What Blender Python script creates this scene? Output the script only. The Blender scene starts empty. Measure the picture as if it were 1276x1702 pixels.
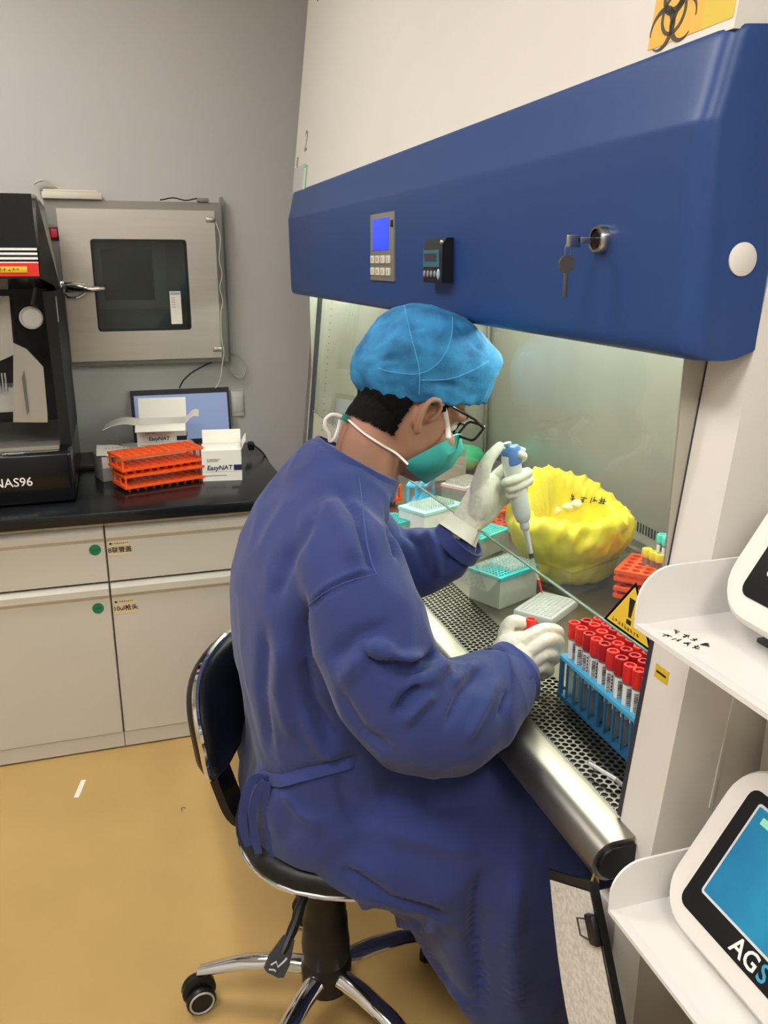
import bpy, bmesh, math, random
import numpy as np
from mathutils import Vector, Matrix, noise
random.seed(7)
SC = bpy.context.scene
COL = SC.collection
PI = math.pi
R = math.radians

# ------------------------------------------------------------------ camera
CAM_H = 1.45
FPX, CXP, CYP = 1400.0, 638.0, 851.0
PITCH = math.atan((851 - 437) / FPX)
YAW = math.atan(458 / math.hypot(FPX, 414))
cam_data = bpy.data.cameras.new('camera')
cam = bpy.data.objects.new('camera', cam_data)
COL.objects.link(cam)
cam_data.sensor_fit = 'HORIZONTAL'
cam_data.sensor_width = 36.0
cam_data.lens = 36.0 * FPX / 1276.0
cam_data.clip_start = 0.02
cam.location = (0, 0, CAM_H)
cam.rotation_euler = (PI / 2 - PITCH, 0, -YAW)
SC.camera = cam
VF = Vector((math.sin(YAW) * math.cos(PITCH), math.cos(YAW) * math.cos(PITCH), -math.sin(PITCH)))
VR = Vector((math.cos(YAW), -math.sin(YAW), 0))
VU = VR.cross(VF)

def at(u, v, ax, val):
    """point where the photo's pixel (u, v) meets the plane axis == val"""
    d = (u - CXP) / FPX * VR - (v - CYP) / FPX * VU + VF
    c = Vector((0, 0, CAM_H))
    return c + d * ((val - c[ax]) / d[ax])

def atY(u, v, Y): return at(u, v, 1, Y)
def atZ(u, v, z): return at(u, v, 2, z)

# ------------------------------------------------------------------ world, exposure
w = bpy.data.worlds.new('world'); SC.world = w; w.use_nodes = True
w.node_tree.nodes['Background'].inputs[0].default_value = (0.8, 0.85, 0.9, 1)
w.node_tree.nodes['Background'].inputs[1].default_value = 0.05
SC.view_settings.view_transform = 'Standard'
SC.view_settings.look = 'None'
SC.view_settings.exposure = 0.0
SC.view_settings.gamma = 1.0
SC.view_settings.use_curve_mapping = False
PANEL_STRENGTH = 26.5
TUBE_STRENGTH = 62.0

# ------------------------------------------------------------------ helpers
def lin(h):
    if isinstance(h, str):
        h = h.lstrip('#')
        c = [int(h[i:i + 2], 16) / 255 for i in (0, 2, 4)]
    else:
        c = list(h)
    return tuple((x / 12.92 if x <= 0.04045 else ((x + 0.055) / 1.055) ** 2.4) for x in c) + (1.0,)

MATS = {}
def mat(name, col='#808080', rough=0.5, metal=0.0, spec=0.5, var=0.0, vscale=6.0, bump=0.0, bscale=60.0,
        stretch=None, trans=0.0, ior=1.45, emit=None, es=0.0, col2=None, coat=0.0, sheen=0.0, alpha=1.0, sss=0.0, rvar=0.0):
    if name in MATS: return MATS[name]
    m = bpy.data.materials.new(name); m.use_nodes = True
    nt = m.node_tree; p = nt.nodes['Principled BSDF']
    c = lin(col)
    p.inputs['Base Color'].default_value = c
    p.inputs['Roughness'].default_value = rough
    p.inputs['Metallic'].default_value = metal
    p.inputs['Specular IOR Level'].default_value = spec
    p.inputs['IOR'].default_value = ior
    p.inputs['Transmission Weight'].default_value = trans
    p.inputs['Coat Weight'].default_value = coat
    p.inputs['Sheen Weight'].default_value = sheen
    p.inputs['Alpha'].default_value = alpha
    if sss:
        p.inputs['Subsurface Weight'].default_value = sss
        p.inputs['Subsurface Radius'].default_value = (0.01, 0.004, 0.002)
    if emit:
        p.inputs['Emission Color'].default_value = lin(emit)
        p.inputs['Emission Strength'].default_value = es
    tc = None
    def coords(scale):
        n = nt.nodes.new('ShaderNodeTexCoord')
        mp = nt.nodes.new('ShaderNodeMapping')
        nt.links.new(n.outputs['Object'], mp.inputs['Vector'])
        if stretch: mp.inputs['Scale'].default_value = stretch
        nz = nt.nodes.new('ShaderNodeTexNoise'); nz.inputs['Scale'].default_value = scale
        nz.inputs['Detail'].default_value = 5
        nt.links.new(mp.outputs['Vector'], nz.inputs['Vector'])
        return nz
    if var or col2:
        nz = coords(vscale)
        mx = nt.nodes.new('ShaderNodeMix'); mx.data_type = 'RGBA'
        a = c; b = lin(col2) if col2 else tuple(max(0, x * (1 - var)) for x in c[:3]) + (1,)
        mx.inputs[6].default_value = a; mx.inputs[7].default_value = b
        rp = nt.nodes.new('ShaderNodeMapRange')
        rp.inputs[1].default_value = 0.35; rp.inputs[2].default_value = 0.68
        nt.links.new(nz.outputs['Fac'], rp.inputs[0])
        nt.links.new(rp.outputs[0], mx.inputs[0])
        nt.links.new(mx.outputs[2], p.inputs['Base Color'])
        if rvar:
            rr = nt.nodes.new('ShaderNodeMapRange')
            rr.inputs[3].default_value = max(0, rough - rvar); rr.inputs[4].default_value = rough + rvar
            nt.links.new(nz.outputs['Fac'], rr.inputs[0]); nt.links.new(rr.outputs[0], p.inputs['Roughness'])
    if bump:
        nz = coords(bscale)
        bp = nt.nodes.new('ShaderNodeBump'); bp.inputs['Strength'].default_value = bump
        bp.inputs['Distance'].default_value = 0.002
        nt.links.new(nz.outputs['Fac'], bp.inputs['Height'])
        nt.links.new(bp.outputs['Normal'], p.inputs['Normal'])
    MATS[name] = m
    return m

def glassy(name, tint='#e8f4f0', opacity=0.06, rough=0.02, gloss=1.0, haze=0.0):
    """thin clear sheet: transparent + fresnel gloss + a little milky body"""
    if name in MATS: return MATS[name]
    m = bpy.data.materials.new(name); m.use_nodes = True
    nt = m.node_tree; nt.nodes.clear()
    out = nt.nodes.new('ShaderNodeOutputMaterial')
    tr = nt.nodes.new('ShaderNodeBsdfTransparent'); tr.inputs[0].default_value = lin(tint)
    gl = nt.nodes.new('ShaderNodeBsdfGlossy'); gl.inputs['Roughness'].default_value = rough
    gl.inputs[0].default_value = (gloss, gloss, gloss, 1)
    df = nt.nodes.new('ShaderNodeBsdfDiffuse'); df.inputs[0].default_value = lin(tint)
    tl = nt.nodes.new('ShaderNodeBsdfTranslucent'); tl.inputs[0].default_value = lin(tint)
    lw = nt.nodes.new('ShaderNodeLayerWeight'); lw.inputs[0].default_value = 0.5
    pw = nt.nodes.new('ShaderNodeMath'); pw.operation = 'POWER'; pw.inputs[1].default_value = 4.0
    nt.links.new(lw.outputs['Facing'], pw.inputs[0])
    fr = nt.nodes.new('ShaderNodeMath'); fr.operation = 'MULTIPLY_ADD'; fr.inputs[1].default_value = 0.7; fr.inputs[2].default_value = 0.035
    nt.links.new(pw.outputs[0], fr.inputs[0])
    m0 = nt.nodes.new('ShaderNodeMixShader'); m0.inputs[0].default_value = 0.5
    nt.links.new(df.outputs[0], m0.inputs[1]); nt.links.new(tl.outputs[0], m0.inputs[2])
    m1 = nt.nodes.new('ShaderNodeMixShader'); m1.inputs[0].default_value = max(opacity, haze)
    m2 = nt.nodes.new('ShaderNodeMixShader')
    nt.links.new(tr.outputs[0], m1.inputs[1]); nt.links.new(m0.outputs[0], m1.inputs[2])
    nt.links.new(fr.outputs[0], m2.inputs[0]); nt.links.new(m1.outputs[0], m2.inputs[1]); nt.links.new(gl.outputs[0], m2.inputs[2])
    nt.links.new(m2.outputs[0], out.inputs[0])
    MATS[name] = m
    return m

class B:
    """collects shapes into one bmesh"""
    def __init__(s): s.bm = bmesh.new()
    def _xf(s, vs, M):
        if M is not None:
            for v in vs: v.co = M @ v.co
    def box(s, c, size, rot=None, bev=0.0, seg=2):
        M = Matrix.Translation(Vector(c))
        if rot is not None: M = M @ (rot if isinstance(rot, Matrix) else Matrix.Rotation(rot, 4, 'Z'))
        r = bmesh.ops.create_cube(s.bm, size=1.0, matrix=Matrix.Diagonal((size[0], size[1], size[2], 1)))
        vs = r['verts']
        if bev > 0:
            es = list({e for v in vs for e in v.link_edges})
            q = bmesh.ops.bevel(s.bm, geom=es, offset=bev, segments=seg, profile=0.5, affect='EDGES', clamp_overlap=True)
            vs = list({v for v in q['verts']} | {v for v in vs if v.is_valid})
        s._xf(vs, M)
        return s
    def bb(s, x0, x1, y0, y1, z0, z1, bev=0.0, seg=2):
        return s.box(((x0 + x1) / 2, (y0 + y1) / 2, (z0 + z1) / 2), (abs(x1 - x0), abs(y1 - y0), abs(z1 - z0)), None, bev, seg)
    def ring(s, pts): return [s.bm.verts.new(p) for p in pts]
    def loft(s, rings, cap0=True, cap1=True, closed=True, wrap=False):
        rv = [s.ring(r) for r in rings]
        n = len(rv[0])
        pairs = list(zip(rv, rv[1:])) + ([(rv[-1], rv[0])] if wrap else [])
        for a, b in pairs:
            for i in range(n if closed else n - 1):
                j = (i + 1) % n
                s.bm.faces.new((a[i], a[j], b[j], b[i]))
        if not wrap:
            if cap0: s.bm.faces.new(list(reversed(rv[0])))
            if cap1: s.bm.faces.new(rv[-1])
        return s
    def cyl(s, p0, p1, r0, r1=None, n=20, cap=True):
        p0, p1 = Vector(p0), Vector(p1); r1 = r0 if r1 is None else r1
        q = (p1 - p0).to_track_quat('Z', 'Y').to_matrix()
        rg = []
        for p, r in ((p0, r0), (p1, r1)):
            rg.append([p + q @ Vector((r * math.cos(2 * PI * i / n), r * math.sin(2 * PI * i / n), 0)) for i in range(n)])
        return s.loft(rg, cap, cap)
    def tube(s, pts, r, n=8, closed=False, cap=True, flat=1.0):
        pts = [Vector(p) for p in pts]; m = len(pts)
        rs = r if isinstance(r, (list, tuple)) else [r] * m
        up = None; rings = []
        for i, p in enumerate(pts):
            if closed: t = pts[(i + 1) % m] - pts[i - 1]
            else: t = pts[min(i + 1, m - 1)] - pts[max(i - 1, 0)]
            t.normalize()
            if up is None:
                up = t.orthogonal().normalized() if abs(t.z) > 0.95 else Vector((0, 0, 1)) - t * t.z
            up = (up - t * up.dot(t)); up.normalize()
            sd = t.cross(up)
            rings.append([p + (up * math.cos(2 * PI * k / n) * flat + sd * math.sin(2 * PI * k / n)) * rs[i] for k in range(n)])
        return s.loft(rings, cap, cap, wrap=closed)
    def limb(s, pts, rs, n=16, sub=4, fl=None):
        """tapered round limb with rounded ends through joints"""
        P, Q = smooth_path(pts, rs, sub)
        d0 = (P[0] - P[1]).normalized(); d1 = (P[-1] - P[-2]).normalized()
        pp, rr = [], []
        for k in (0.0, 0.35, 0.7): pp.append(P[0] + d0 * Q[0] * math.sqrt(max(0, 1 - (k + 0.08) ** 2))); rr.append(Q[0] * (k + 0.08))
        pp += P; rr += Q
        for k in (0.7, 0.35, 0.0): pp.append(P[-1] + d1 * Q[-1] * math.sqrt(max(0, 1 - (k + 0.08) ** 2))); rr.append(Q[-1] * (k + 0.08))
        return s.tube(pp, rr, n)
    def lathe(s, prof, n=24, M=None, cap=True):
        rings = []
        for r, z in prof:
            rings.append([Vector((max(r, 1e-5) * math.cos(2 * PI * i / n), max(r, 1e-5) * math.sin(2 * PI * i / n), z)) for i in range(n)])
        if M is not None: rings = [[M @ p for p in rg] for rg in rings]
        return s.loft(rings, cap, cap)
    def prism(s, poly, d0, d1, fn):
        """polygon (a, b) extruded from d0 to d1; fn(a, b, d) -> point"""
        return s.loft([[Vector(fn(a, b, d0)) for a, b in poly], [Vector(fn(a, b, d1)) for a, b in poly]])
    def sph(s, c, r, n=16, M=None):
        r = (r, r, r) if not hasattr(r, '__len__') else r
        T = Matrix.Translation(Vector(c)) @ (M if M is not None else Matrix.Identity(4)) @ Matrix.Diagonal((r[0], r[1], r[2], 1))
        bmesh.ops.create_uvsphere(s.bm, u_segments=n, v_segments=max(6, n // 2), radius=1.0, matrix=T)
        return s
    def sheet(s, rows, th=0.0):
        """surface through rows of points; th > 0 gives it thickness along its normals"""
        rv = [s.ring(r) for r in rows]; fs = []
        for a, b in zip(rv, rv[1:]):
            for i in range(len(a) - 1): fs.append(s.bm.faces.new((a[i], a[i + 1], b[i + 1], b[i])))
        if th:
            bmesh.ops.recalc_face_normals(s.bm, faces=fs)
            bmesh.ops.solidify(s.bm, geom=fs, thickness=th)
        return s
    def mesh(s, name, smooth=35, fix=True):
        if fix: bmesh.ops.recalc_face_normals(s.bm, faces=s.bm.faces)
        me = bpy.data.meshes.new(name); s.bm.to_mesh(me); s.bm.free()
        if smooth:
            me.shade_smooth(); me.set_sharp_from_angle(angle=R(smooth))
        return me

def smooth_path(pts, rs, sub=4):
    pts = [Vector(p) for p in pts]
    P, Q = [], []
    m = len(pts)
    for i in range(m - 1):
        p0, p1, p2, p3 = pts[max(i - 1, 0)], pts[i], pts[i + 1], pts[min(i + 2, m - 1)]
        for k in range(sub):
            t = k / sub
            a = 0.5 * (2 * p1 + (p2 - p0) * t + (2 * p0 - 5 * p1 + 4 * p2 - p3) * t * t + (3 * p1 - p0 - 3 * p2 + p3) * t ** 3)
            P.append(a); Q.append(rs[i] + (rs[i + 1] - rs[i]) * (t * t * (3 - 2 * t)))
    P.append(pts[-1]); Q.append(rs[-1])
    return P, Q

ROOTM = {}
def props(o, label=None, cat=None, group=None, kind=None):
    if label: o['label'] = label
    if cat: o['category'] = cat
    if group: o['group'] = group
    if kind: o['kind'] = kind
    return o
def thing(name, label, cat, loc=(0, 0, 0), rz=0.0, group=None, kind=None):
    o = bpy.data.objects.new(name, None); COL.objects.link(o)
    o.empty_display_size = 0.05
    o.location = loc; o.rotation_euler = (0, 0, rz)
    ROOTM[o.name] = Matrix.Translation(Vector(loc)) @ Matrix.Rotation(rz, 4, 'Z')
    return props(o, label, cat, group, kind)
def rootm(o):
    while o.parent: o = o.parent
    return ROOTM.get(o.name, Matrix.Identity(4))
def part(name, b, m, parent, world=True, smooth=35, label=None, kind=None, fix=True):
    me = b.mesh(name, smooth, fix) if isinstance(b, B) else b
    if world: me.transform(rootm(parent).inverted())
    me.materials.clear()
    for x in (m if isinstance(m, (list, tuple)) else [m]): me.materials.append(x)
    o = bpy.data.objects.new(name, me); COL.objects.link(o)
    o.parent = parent
    return props(o, label, None, None, kind)
def single(name, b, m, label=None, cat=None, group=None, kind=None, smooth=35, loc=None):
    """a thing that is one mesh; its origin is moved to its base"""
    me = b.mesh(name, smooth) if isinstance(b, B) else b
    co = np.empty(len(me.vertices) * 3); me.vertices.foreach_get('co', co); co = co.reshape(-1, 3)
    if loc is None:
        loc = Vector(((co[:, 0].min() + co[:, 0].max()) / 2, (co[:, 1].min() + co[:, 1].max()) / 2, co[:, 2].min()))
    me.transform(Matrix.Translation(-Vector(loc)))
    me.materials.clear(); me.materials.append(m)
    o = bpy.data.objects.new(name, me); COL.objects.link(o); o.location = loc
    ROOTM[o.name] = Matrix.Translation(Vector(loc))
    return props(o, label, cat, group, kind)
def struct(name, b, m, label=None): return single(name, b, m, label, None, None, 'structure')
def copy_tree(o, parent=None, M=None, label=None):
    c = o.copy(); COL.objects.link(c); c.parent = parent
    if M is not None:
        c.location = M.to_translation(); c.rotation_euler = M.to_euler()
        ROOTM[c.name] = M
    if label: c['label'] = label
    for ch in list(o.children): copy_tree(ch, c)
    return c

def textmesh(s, size, M, depth=0.0004, bold=0.0, align='CENTER', shear=0.0):
    cu = bpy.data.curves.new('lettering', 'FONT'); cu.body = s; cu.size = size
    cu.align_x = align; cu.align_y = 'CENTER'; cu.extrude = depth / 2; cu.offset = bold; cu.shear = shear
    cu.resolution_u = 3
    o = bpy.data.objects.new('lettering', cu); COL.objects.link(o)
    dg = bpy.context.evaluated_depsgraph_get(); dg.update()
    me = bpy.data.meshes.new_from_object(o.evaluated_get(dg))
    bpy.data.objects.remove(o); bpy.data.curves.remove(cu)
    me.transform(M)
    return me
def frame(o, x, y):
    """matrix with origin o, x axis along x, y axis towards y (text plane)"""
    x = Vector(x).normalized(); y = Vector(y); y = (y - x * y.dot(x)).normalized(); z = x.cross(y)
    m = Matrix((x, y, z)).transposed().to_4x4()
    return Matrix.Translation(Vector(o)) @ m
def scribble(b, M, n, size, seed, d=0.0004, wd=0.09):
    """n hand-written looking characters, each a few thin strokes, in the plane of M"""
    rr = random.Random(seed)
    for k in range(n):
        for q in range(rr.randint(4, 6)):
            a = rr.choice((0.05, 1.5, 0.8, -0.8, 0.15, 1.4)) + rr.uniform(-.15, .15)
            L = size * rr.uniform(.35, .8); c = (k * size * 1.15 + rr.uniform(-.25, .25) * size, rr.uniform(-.3, .3) * size)
            T = M @ Matrix.Translation((c[0], c[1], d / 2)) @ Matrix.Rotation(a, 4, 'Z')
            b.box((0, 0, 0), (L, size * wd, d), T)
    return b
def remesh(b, voxel, smooth=4, name='surface', factor=0.5):
    bmesh.ops.recalc_face_normals(b.bm, faces=b.bm.faces)
    me = bpy.data.meshes.new(name); b.bm.to_mesh(me); b.bm.free()
    o = bpy.data.objects.new(name, me); COL.objects.link(o)
    m = o.modifiers.new('r', 'REMESH'); m.mode = 'VOXEL'; m.voxel_size = voxel; m.use_smooth_shade = True
    if smooth:
        q = o.modifiers.new('s', 'SMOOTH'); q.factor = factor; q.iterations = smooth
    dg = bpy.context.evaluated_depsgraph_get(); dg.update()
    res = bpy.data.meshes.new_from_object(o.evaluated_get(dg))
    bpy.data.objects.remove(o); bpy.data.meshes.remove(me)
    res.name = name; res.shade_smooth()
    return res
def verts(me):
    a = np.empty(len(me.vertices) * 3); me.vertices.foreach_get('co', a); return a.reshape(-1, 3)
def norms(me):
    a = np.empty(len(me.vertices) * 3); me.vertex_normals.foreach_get('vector', a); return a.reshape(-1, 3)
def setverts(me, a):
    me.vertices.foreach_set('co', a.reshape(-1)); me.update()
def rrect(w, h, r, n=5):
    out = []
    for cx, cy, a0 in ((w / 2 - r, h / 2 - r, 0), (-w / 2 + r, h / 2 - r, PI / 2), (-w / 2 + r, -h / 2 + r, PI), (w / 2 - r, -h / 2 + r, 1.5 * PI)):
        for k in range(n + 1):
            a = a0 + PI / 2 * k / n; out.append((cx + r * math.cos(a), cy + r * math.sin(a)))
    return out

# ------------------------------------------------------------------ materials
M_floor = mat('floor_vinyl', '#bd9c62', 0.34, var=0.10, vscale=3.5, bump=0.05, bscale=40)
M_wall = mat('wall_paint', '#c6c5c0', 0.55, var=0.03, vscale=2)
M_ceil = mat('ceiling_white', '#e8e8e4', 0.7)
M_bench = mat('bench_white', '#cbc5bb', 0.38, var=0.03, vscale=3)
M_black_top = mat('worktop_black', '#15181c', 0.22, var=0.2, vscale=20)
M_seam = mat('shadow_gap', '#2a2826', 0.8)
M_white = mat('cabinet_white', '#e4e0d8', 0.30, var=0.03, vscale=3)
M_white2 = mat('shelf_white', '#e6e5e2', 0.28)
M_case = mat('instrument_white', '#e9e4dc', 0.35)
M_blue = mat('hood_blue', '#21437e', 0.42, var=0.06, vscale=4, bump=0.02, bscale=300)
M_steel = mat('brushed_steel', '#b9b4ab', 0.30, 1.0, var=0.10, vscale=5, bump=0.04, bscale=120, stretch=(1, 1, 12))
M_steel_in = mat('liner_steel', '#c0bdb0', 0.34, 0.62, var=0.16, vscale=3.0, bump=0.03, bscale=80, stretch=(1, 1, .3), rvar=.08)
M_steel_top = mat('tray_steel', '#8f8a80', 0.36, 1.0, var=0.10, vscale=7, bump=0.04, bscale=150)
M_chrome = mat('chrome', '#e6e6e6', 0.07, 1.0)
M_black = mat('black_plastic', '#101114', 0.38)
M_blackgl = mat('black_gloss', '#0b0c10', 0.18)
M_rubber = mat('rubber_dark', '#23242a', 0.6)
M_grey = mat('grey_plastic', '#8c8a82', 0.5)
M_dgrey = mat('dark_grey', '#3a3b3d', 0.5)
M_paper = mat('paper', '#ece8dd', 0.8)
M_print = mat('ink_dark', '#1b1c22', 0.7)
M_printw = mat('print_white', '#f0f0ee', 0.6)
M_navy = mat('print_navy', '#1d2350', 0.6)
M_orange = mat('rack_orange', '#f0591c', 0.42, sss=0.05)
M_teal = mat('teal_plastic', '#2fa3a4', 0.4)
M_rackblue = mat('rack_blue', '#4fb0dc', 0.42)
M_clear = glassy('clear_plastic', '#f6f8f6', 0.05, 0.06)
M_milky = glassy('milky_plastic', '#eef0ea', 0.50, 0.15)
M_glass = glassy('sash_glass', '#f8fbf9', 0.012, 0.0, 0.7)
M_yellow = mat('sticker_yellow', '#e8c23a', 0.5)
M_cable_w = mat('cable_white', '#d8d6d0', 0.5)
M_screen = mat('lcd_blue', '#1f3cff', 0.3, emit='#2a45ff', es=0.9)
# ------------------------------------------------------------------ room shell
YW = 3.26; XL, XR, YF, ZT = -1.9, 1.62, -1.7, 2.72
struct('floor', B().bb(XL, XR, YF, YW, -0.06, 0.0), M_floor, 'tan yellow vinyl floor of the laboratory')
struct('wall_back', B().bb(XL, XR, YW, YW + 0.08, 0, ZT), M_wall, 'light grey painted wall carrying the steel hatch')
struct('wall_left', B().bb(XL - 0.08, XL, YF, YW, 0, ZT), M_wall)
struct('wall_right', B().bb(XR, XR + 0.08, YF, YW, 0, ZT), M_wall)
struct('wall_front', B().bb(XL, XR, YF - 0.08, YF, 0, ZT), M_wall)
struct('ceiling', B().bb(XL, XR, YF, YW, ZT, ZT + 0.06), M_ceil)
M_lamp = mat('lamp_diffuser', '#ffffff', 0.6, emit='#fffaf5', es=PANEL_STRENGTH)
for i, (x, y, lab) in enumerate(((-0.75, 0.2, 'between the other two'), (-0.75, 2.0, 'above the bench and analyser'), (0.05, -0.9, 'farthest from the bench'))):
    t = thing('ceiling_light', 'square white panel lamp in the ceiling ' + lab, 'ceiling light', (x, y, ZT - 0.03), 0, 'ceiling panel lamps')
    part('frame', B().bb(x - .33, x + .33, y - .33, y - .30, ZT - .03, ZT).bb(x - .33, x + .33, y + .30, y + .33, ZT - .03, ZT)
         .bb(x - .33, x - .30, y - .30, y + .30, ZT - .03, ZT).bb(x + .30, x + .33, y - .30, y + .30, ZT - .03, ZT), M_white, t)
    part('diffuser', B().bb(x - .30, x + .30, y - .30, y + .30, ZT - .02, ZT - .005), M_lamp, t)

# ------------------------------------------------------------------ bench
YB, ZC = 2.444, 0.775
def bench_unit(x0, x1, label, stick):
    t = thing('bench_cabinet', label, 'cabinet', ((x0 + x1) / 2, 2.83, 0), 0, 'white bench cabinets under the black worktop')
    yb, yk = YB + .02, YW - .004
    part('carcass', B().bb(x0 + .001, x1 - .001, yb, yk, .055, ZC - .035), M_bench, t)
    part('plinth', B().bb(x0 + .001, x1 - .001, YB + .004, YB + .06, 0.006, .055), M_bench, t)
    part('top_rail', B().bb(x0 + .001, x1 - .001, YB - .002, yb, ZC - .049, ZC - .036), M_bench, t)
    g = .003
    def front(name, z0, z1):
        # panel with a bevelled finger lip along its top
        prof = [(YB, z0), (YB, z1 - .045), (YB - .010, z1 - .032), (YB - .010, z1 - .012), (YB + .006, z1), (yb, z1), (yb, z0)]
        b = B().prism(prof, x0 + g, x1 - g, lambda a, c, d: (d, a, c))
        return part(name, b, M_bench, t)
    dr = front('drawer', .556, ZC - .052)
    do = front('door', .058, .548)
    part('shadow_gap', B().bb(x0 + .004, x1 - .004, yb - .004, yb + .002, .546, .559), M_seam, t)
    if stick == 'green':
        for pa, u, v in ((dr, 158, 914), (do, 163, 1011)):
            p = atY(u, v, YB)
            part('round_sticker', B().cyl((p.x, YB - .0004, p.z), (p.x, YB - .0012, p.z), .0165, n=24), mat('sticker_green', '#1c7a52', .5), pa, label='round green sticker')
            part('sticker_print', B().bb(p.x - .010, p.x + .010, YB - .0016, YB - .0011, p.z - .0012, p.z + .0012), mat('green_dark', '#125238', .5), pa)
    else:
        for pa, u0, v0, u1, v1, s in ((dr, 179, 901, 219, 921, '8联管盖'), (do, 188, 998, 229, 1017, '10ul枪头')):
            a, c = atY(u0, v0, YB), atY(u1, v1, YB)
            lb = part('label', B().bb(a.x, c.x, YB - .0009, YB - .0003, c.z, a.z), mat('label_tan', '#d9c6a4', .7), pa, label='tan paper label with black printing')
            zc = (a.z + c.z) / 2
            part('lettering', textmesh(s, .019, frame(((a.x + c.x) / 2, YB - .0013, zc - .005), (1, 0, 0), (0, 0, 1)), bold=.0003), M_print, pa)
            b = B()
            scribble(b, frame((a.x + .014, YB - .0013, a.z - .006), (1, 0, 0), (0, 0, 1)), 8, .005, 3)
            b.box((a.x + .007, YB - .0012, a.z - .006), (.006, .0006, .006), Matrix.Rotation(.78, 4, 'Y'))
            part('small_print', b, M_print, pa)
        p = atY(404, 893, YB)
        part('lock', B().cyl((p.x, YB - .001, p.z), (p.x, YB - .008, p.z), .007, n=16), M_chrome, dr)
    return t
SX = -0.077
bench_unit(SX - .62, SX, 'white bench cabinet with green round stickers on drawer and door', 'green')
bench_unit(SX, SX + .555, 'white bench cabinet with tan paper labels on drawer and door', 'labels')
bench_unit(SX - 1.24, SX - .62, 'white bench cabinet without stickers or labels beyond the green-stickered one', 'none') if False else None
single('worktop', B().bb(SX - .64, .485, YB - .035, YW - .002, ZC - .034, ZC, bev=.004), M_black_top, 'glossy black worktop lying across the white bench cabinets', 'worktop')

# ------------------------------------------------------------------ pass-through hatch on the wall
YP = 3.19
def pz(u, v): return atY(u, v, YP)
hx0, hx1, hz0, hz1 = pz(72, 340).x, pz(368, 340).x, pz(200, 607).z, pz(200, 333).z
t = thing('pass_box', 'brushed steel pass-through hatch with glass door set in the grey wall', 'pass box', ((hx0 + hx1) / 2, YW, hz0))
dx0, dx1, dz0, dz1 = pz(99, 400).x, pz(357, 400).x, pz(240, 597).z, pz(240, 349).z
wx0, wx1, wz0, wz1 = pz(156, 470).x, pz(313, 470).x, pz(240, 549).z, pz(240, 398).z
def ringbox(b, x0, x1, z0, z1, wl, wr, wb, wt, y0, y1, bev=.0):
    b.bb(x0, x0 + wl, y0, y1, z0, z1, bev); b.bb(x1 - wr, x1, y0, y1, z0, z1, bev)
    b.bb(x0 + wl, x1 - wr, y0, y1, z0, z0 + wb, bev); b.bb(x0 + wl, x1 - wr, y0, y1, z1 - wt, z1, bev)
    return b
part('frame', ringbox(B(), hx0, hx1, hz0, hz1, .05, .034, .03, .036, YP + .016, YW - .001), mat('frame_steel', '#8e8b84', .38, .9, bump=.03, bscale=120), t)
part('inner_box', B().bb(hx0 + .05, hx1 - .016, YW - .004, YW - .001, hz0 + .02, hz1 - .03), mat('hatch_inside', '#8f928c', .6), t)
# door: rounded-window plate
def plate_with_hole(b, x0, x1, z0, z1, a0, a1, c0, c1, r, y0, y1, n=6):
    hole = [(p[0] + (a0 + a1) / 2, p[1] + (c0 + c1) / 2) for p in rrect(a1 - a0, c1 - c0, r, n)]
    outer = []
    for k, (hx, hz) in enumerate(hole):
        q = k // (n + 1)
        cx, cz = ((x1, z1), (x0, z1), (x0, z0), (x1, z0))[q]
        m = k % (n + 1)
        # spread corner points along the outer rectangle
        if m == n // 2: outer.append((cx, cz))
        elif q in (0, 2): outer.append((cx, hz) if m < n // 2 else (hx, cz))
        else: outer.append((hx, cz) if m < n // 2 else (cx, hz))
    N = len(hole); P = lambda p, y: Vector((p[0], y, p[1]))
    rg = [[P(p, y0) for p in outer], [P(p, y0) for p in hole], [P(p, y1) for p in hole], [P(p, y1) for p in outer]]
    return b.loft(rg, wrap=True)
dr = part('door', plate_with_hole(B(), dx0, dx1, dz0, dz1, wx0, wx1, wz0, wz1, .012, YP - .022, YP + .010), mat('door_steel', '#c6c0b5', .34, .65, var=.06, vscale=4, bump=.03, bscale=120, stretch=(1, 1, 12)), t)
part('gasket', plate_with_hole(B(), wx0 + .001, wx1 - .001, wz0 + .001, wz1 - .001, wx0 + .006, wx1 - .006, wz0 + .006, wz1 - .006, .009, YP - .019, YP + .004), M_black, dr)
part('pane', B().bb(wx0 + .005, wx1 - .005, YP - .008, YP - .004, wz0 + .005, wz1 - .005), glassy('hatch_glass', '#c4ccc8', .03, .02, .9), dr, label='dark reflecting glass')
# far door seen through the glass
fx0, fx1, fz0, fz1 = pz(172, 420).x, pz(251, 420).x, pz(210, 493).z, pz(210, 418).z
part('far_window', ringbox(B(), fx0 - .03, fx1 + .05, fz0 - .045, fz1 + .03, .02, .045, .03, .02, YW - .012, YW - .004), mat('far_frame', '#a9aaa4', .5), t)
part('far_pane', B().bb(fx0 - .01, fx1 + .005, YW - .009, YW - .005, fz0 - .015, fz1 + .01), mat('far_dark', '#2f3330', .35), t)
a, c = pz(281, 484), pz(303, 538)
part('paper_note', B().bb(a.x, c.x, YP - .0090, YP - .0085, c.z, a.z), M_paper, dr, label='narrow white paper note taped on the glass')
b = B()
b.bb(a.x + .002, c.x - .002, YP - .0096, YP - .0091, a.z - .012, a.z - .003)
nb = part('note_header', b, mat('note_blue', '#9db4c8', .7), dr)
b = B()
for k in range(5): b.bb(a.x + .005, a.x + .018, YP - .0096, YP - .0091, a.z - .024 - k * .008, a.z - .0225 - k * .008)
part('note_print', b, mat('note_ink', '#7d8a92', .7), dr)
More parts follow.
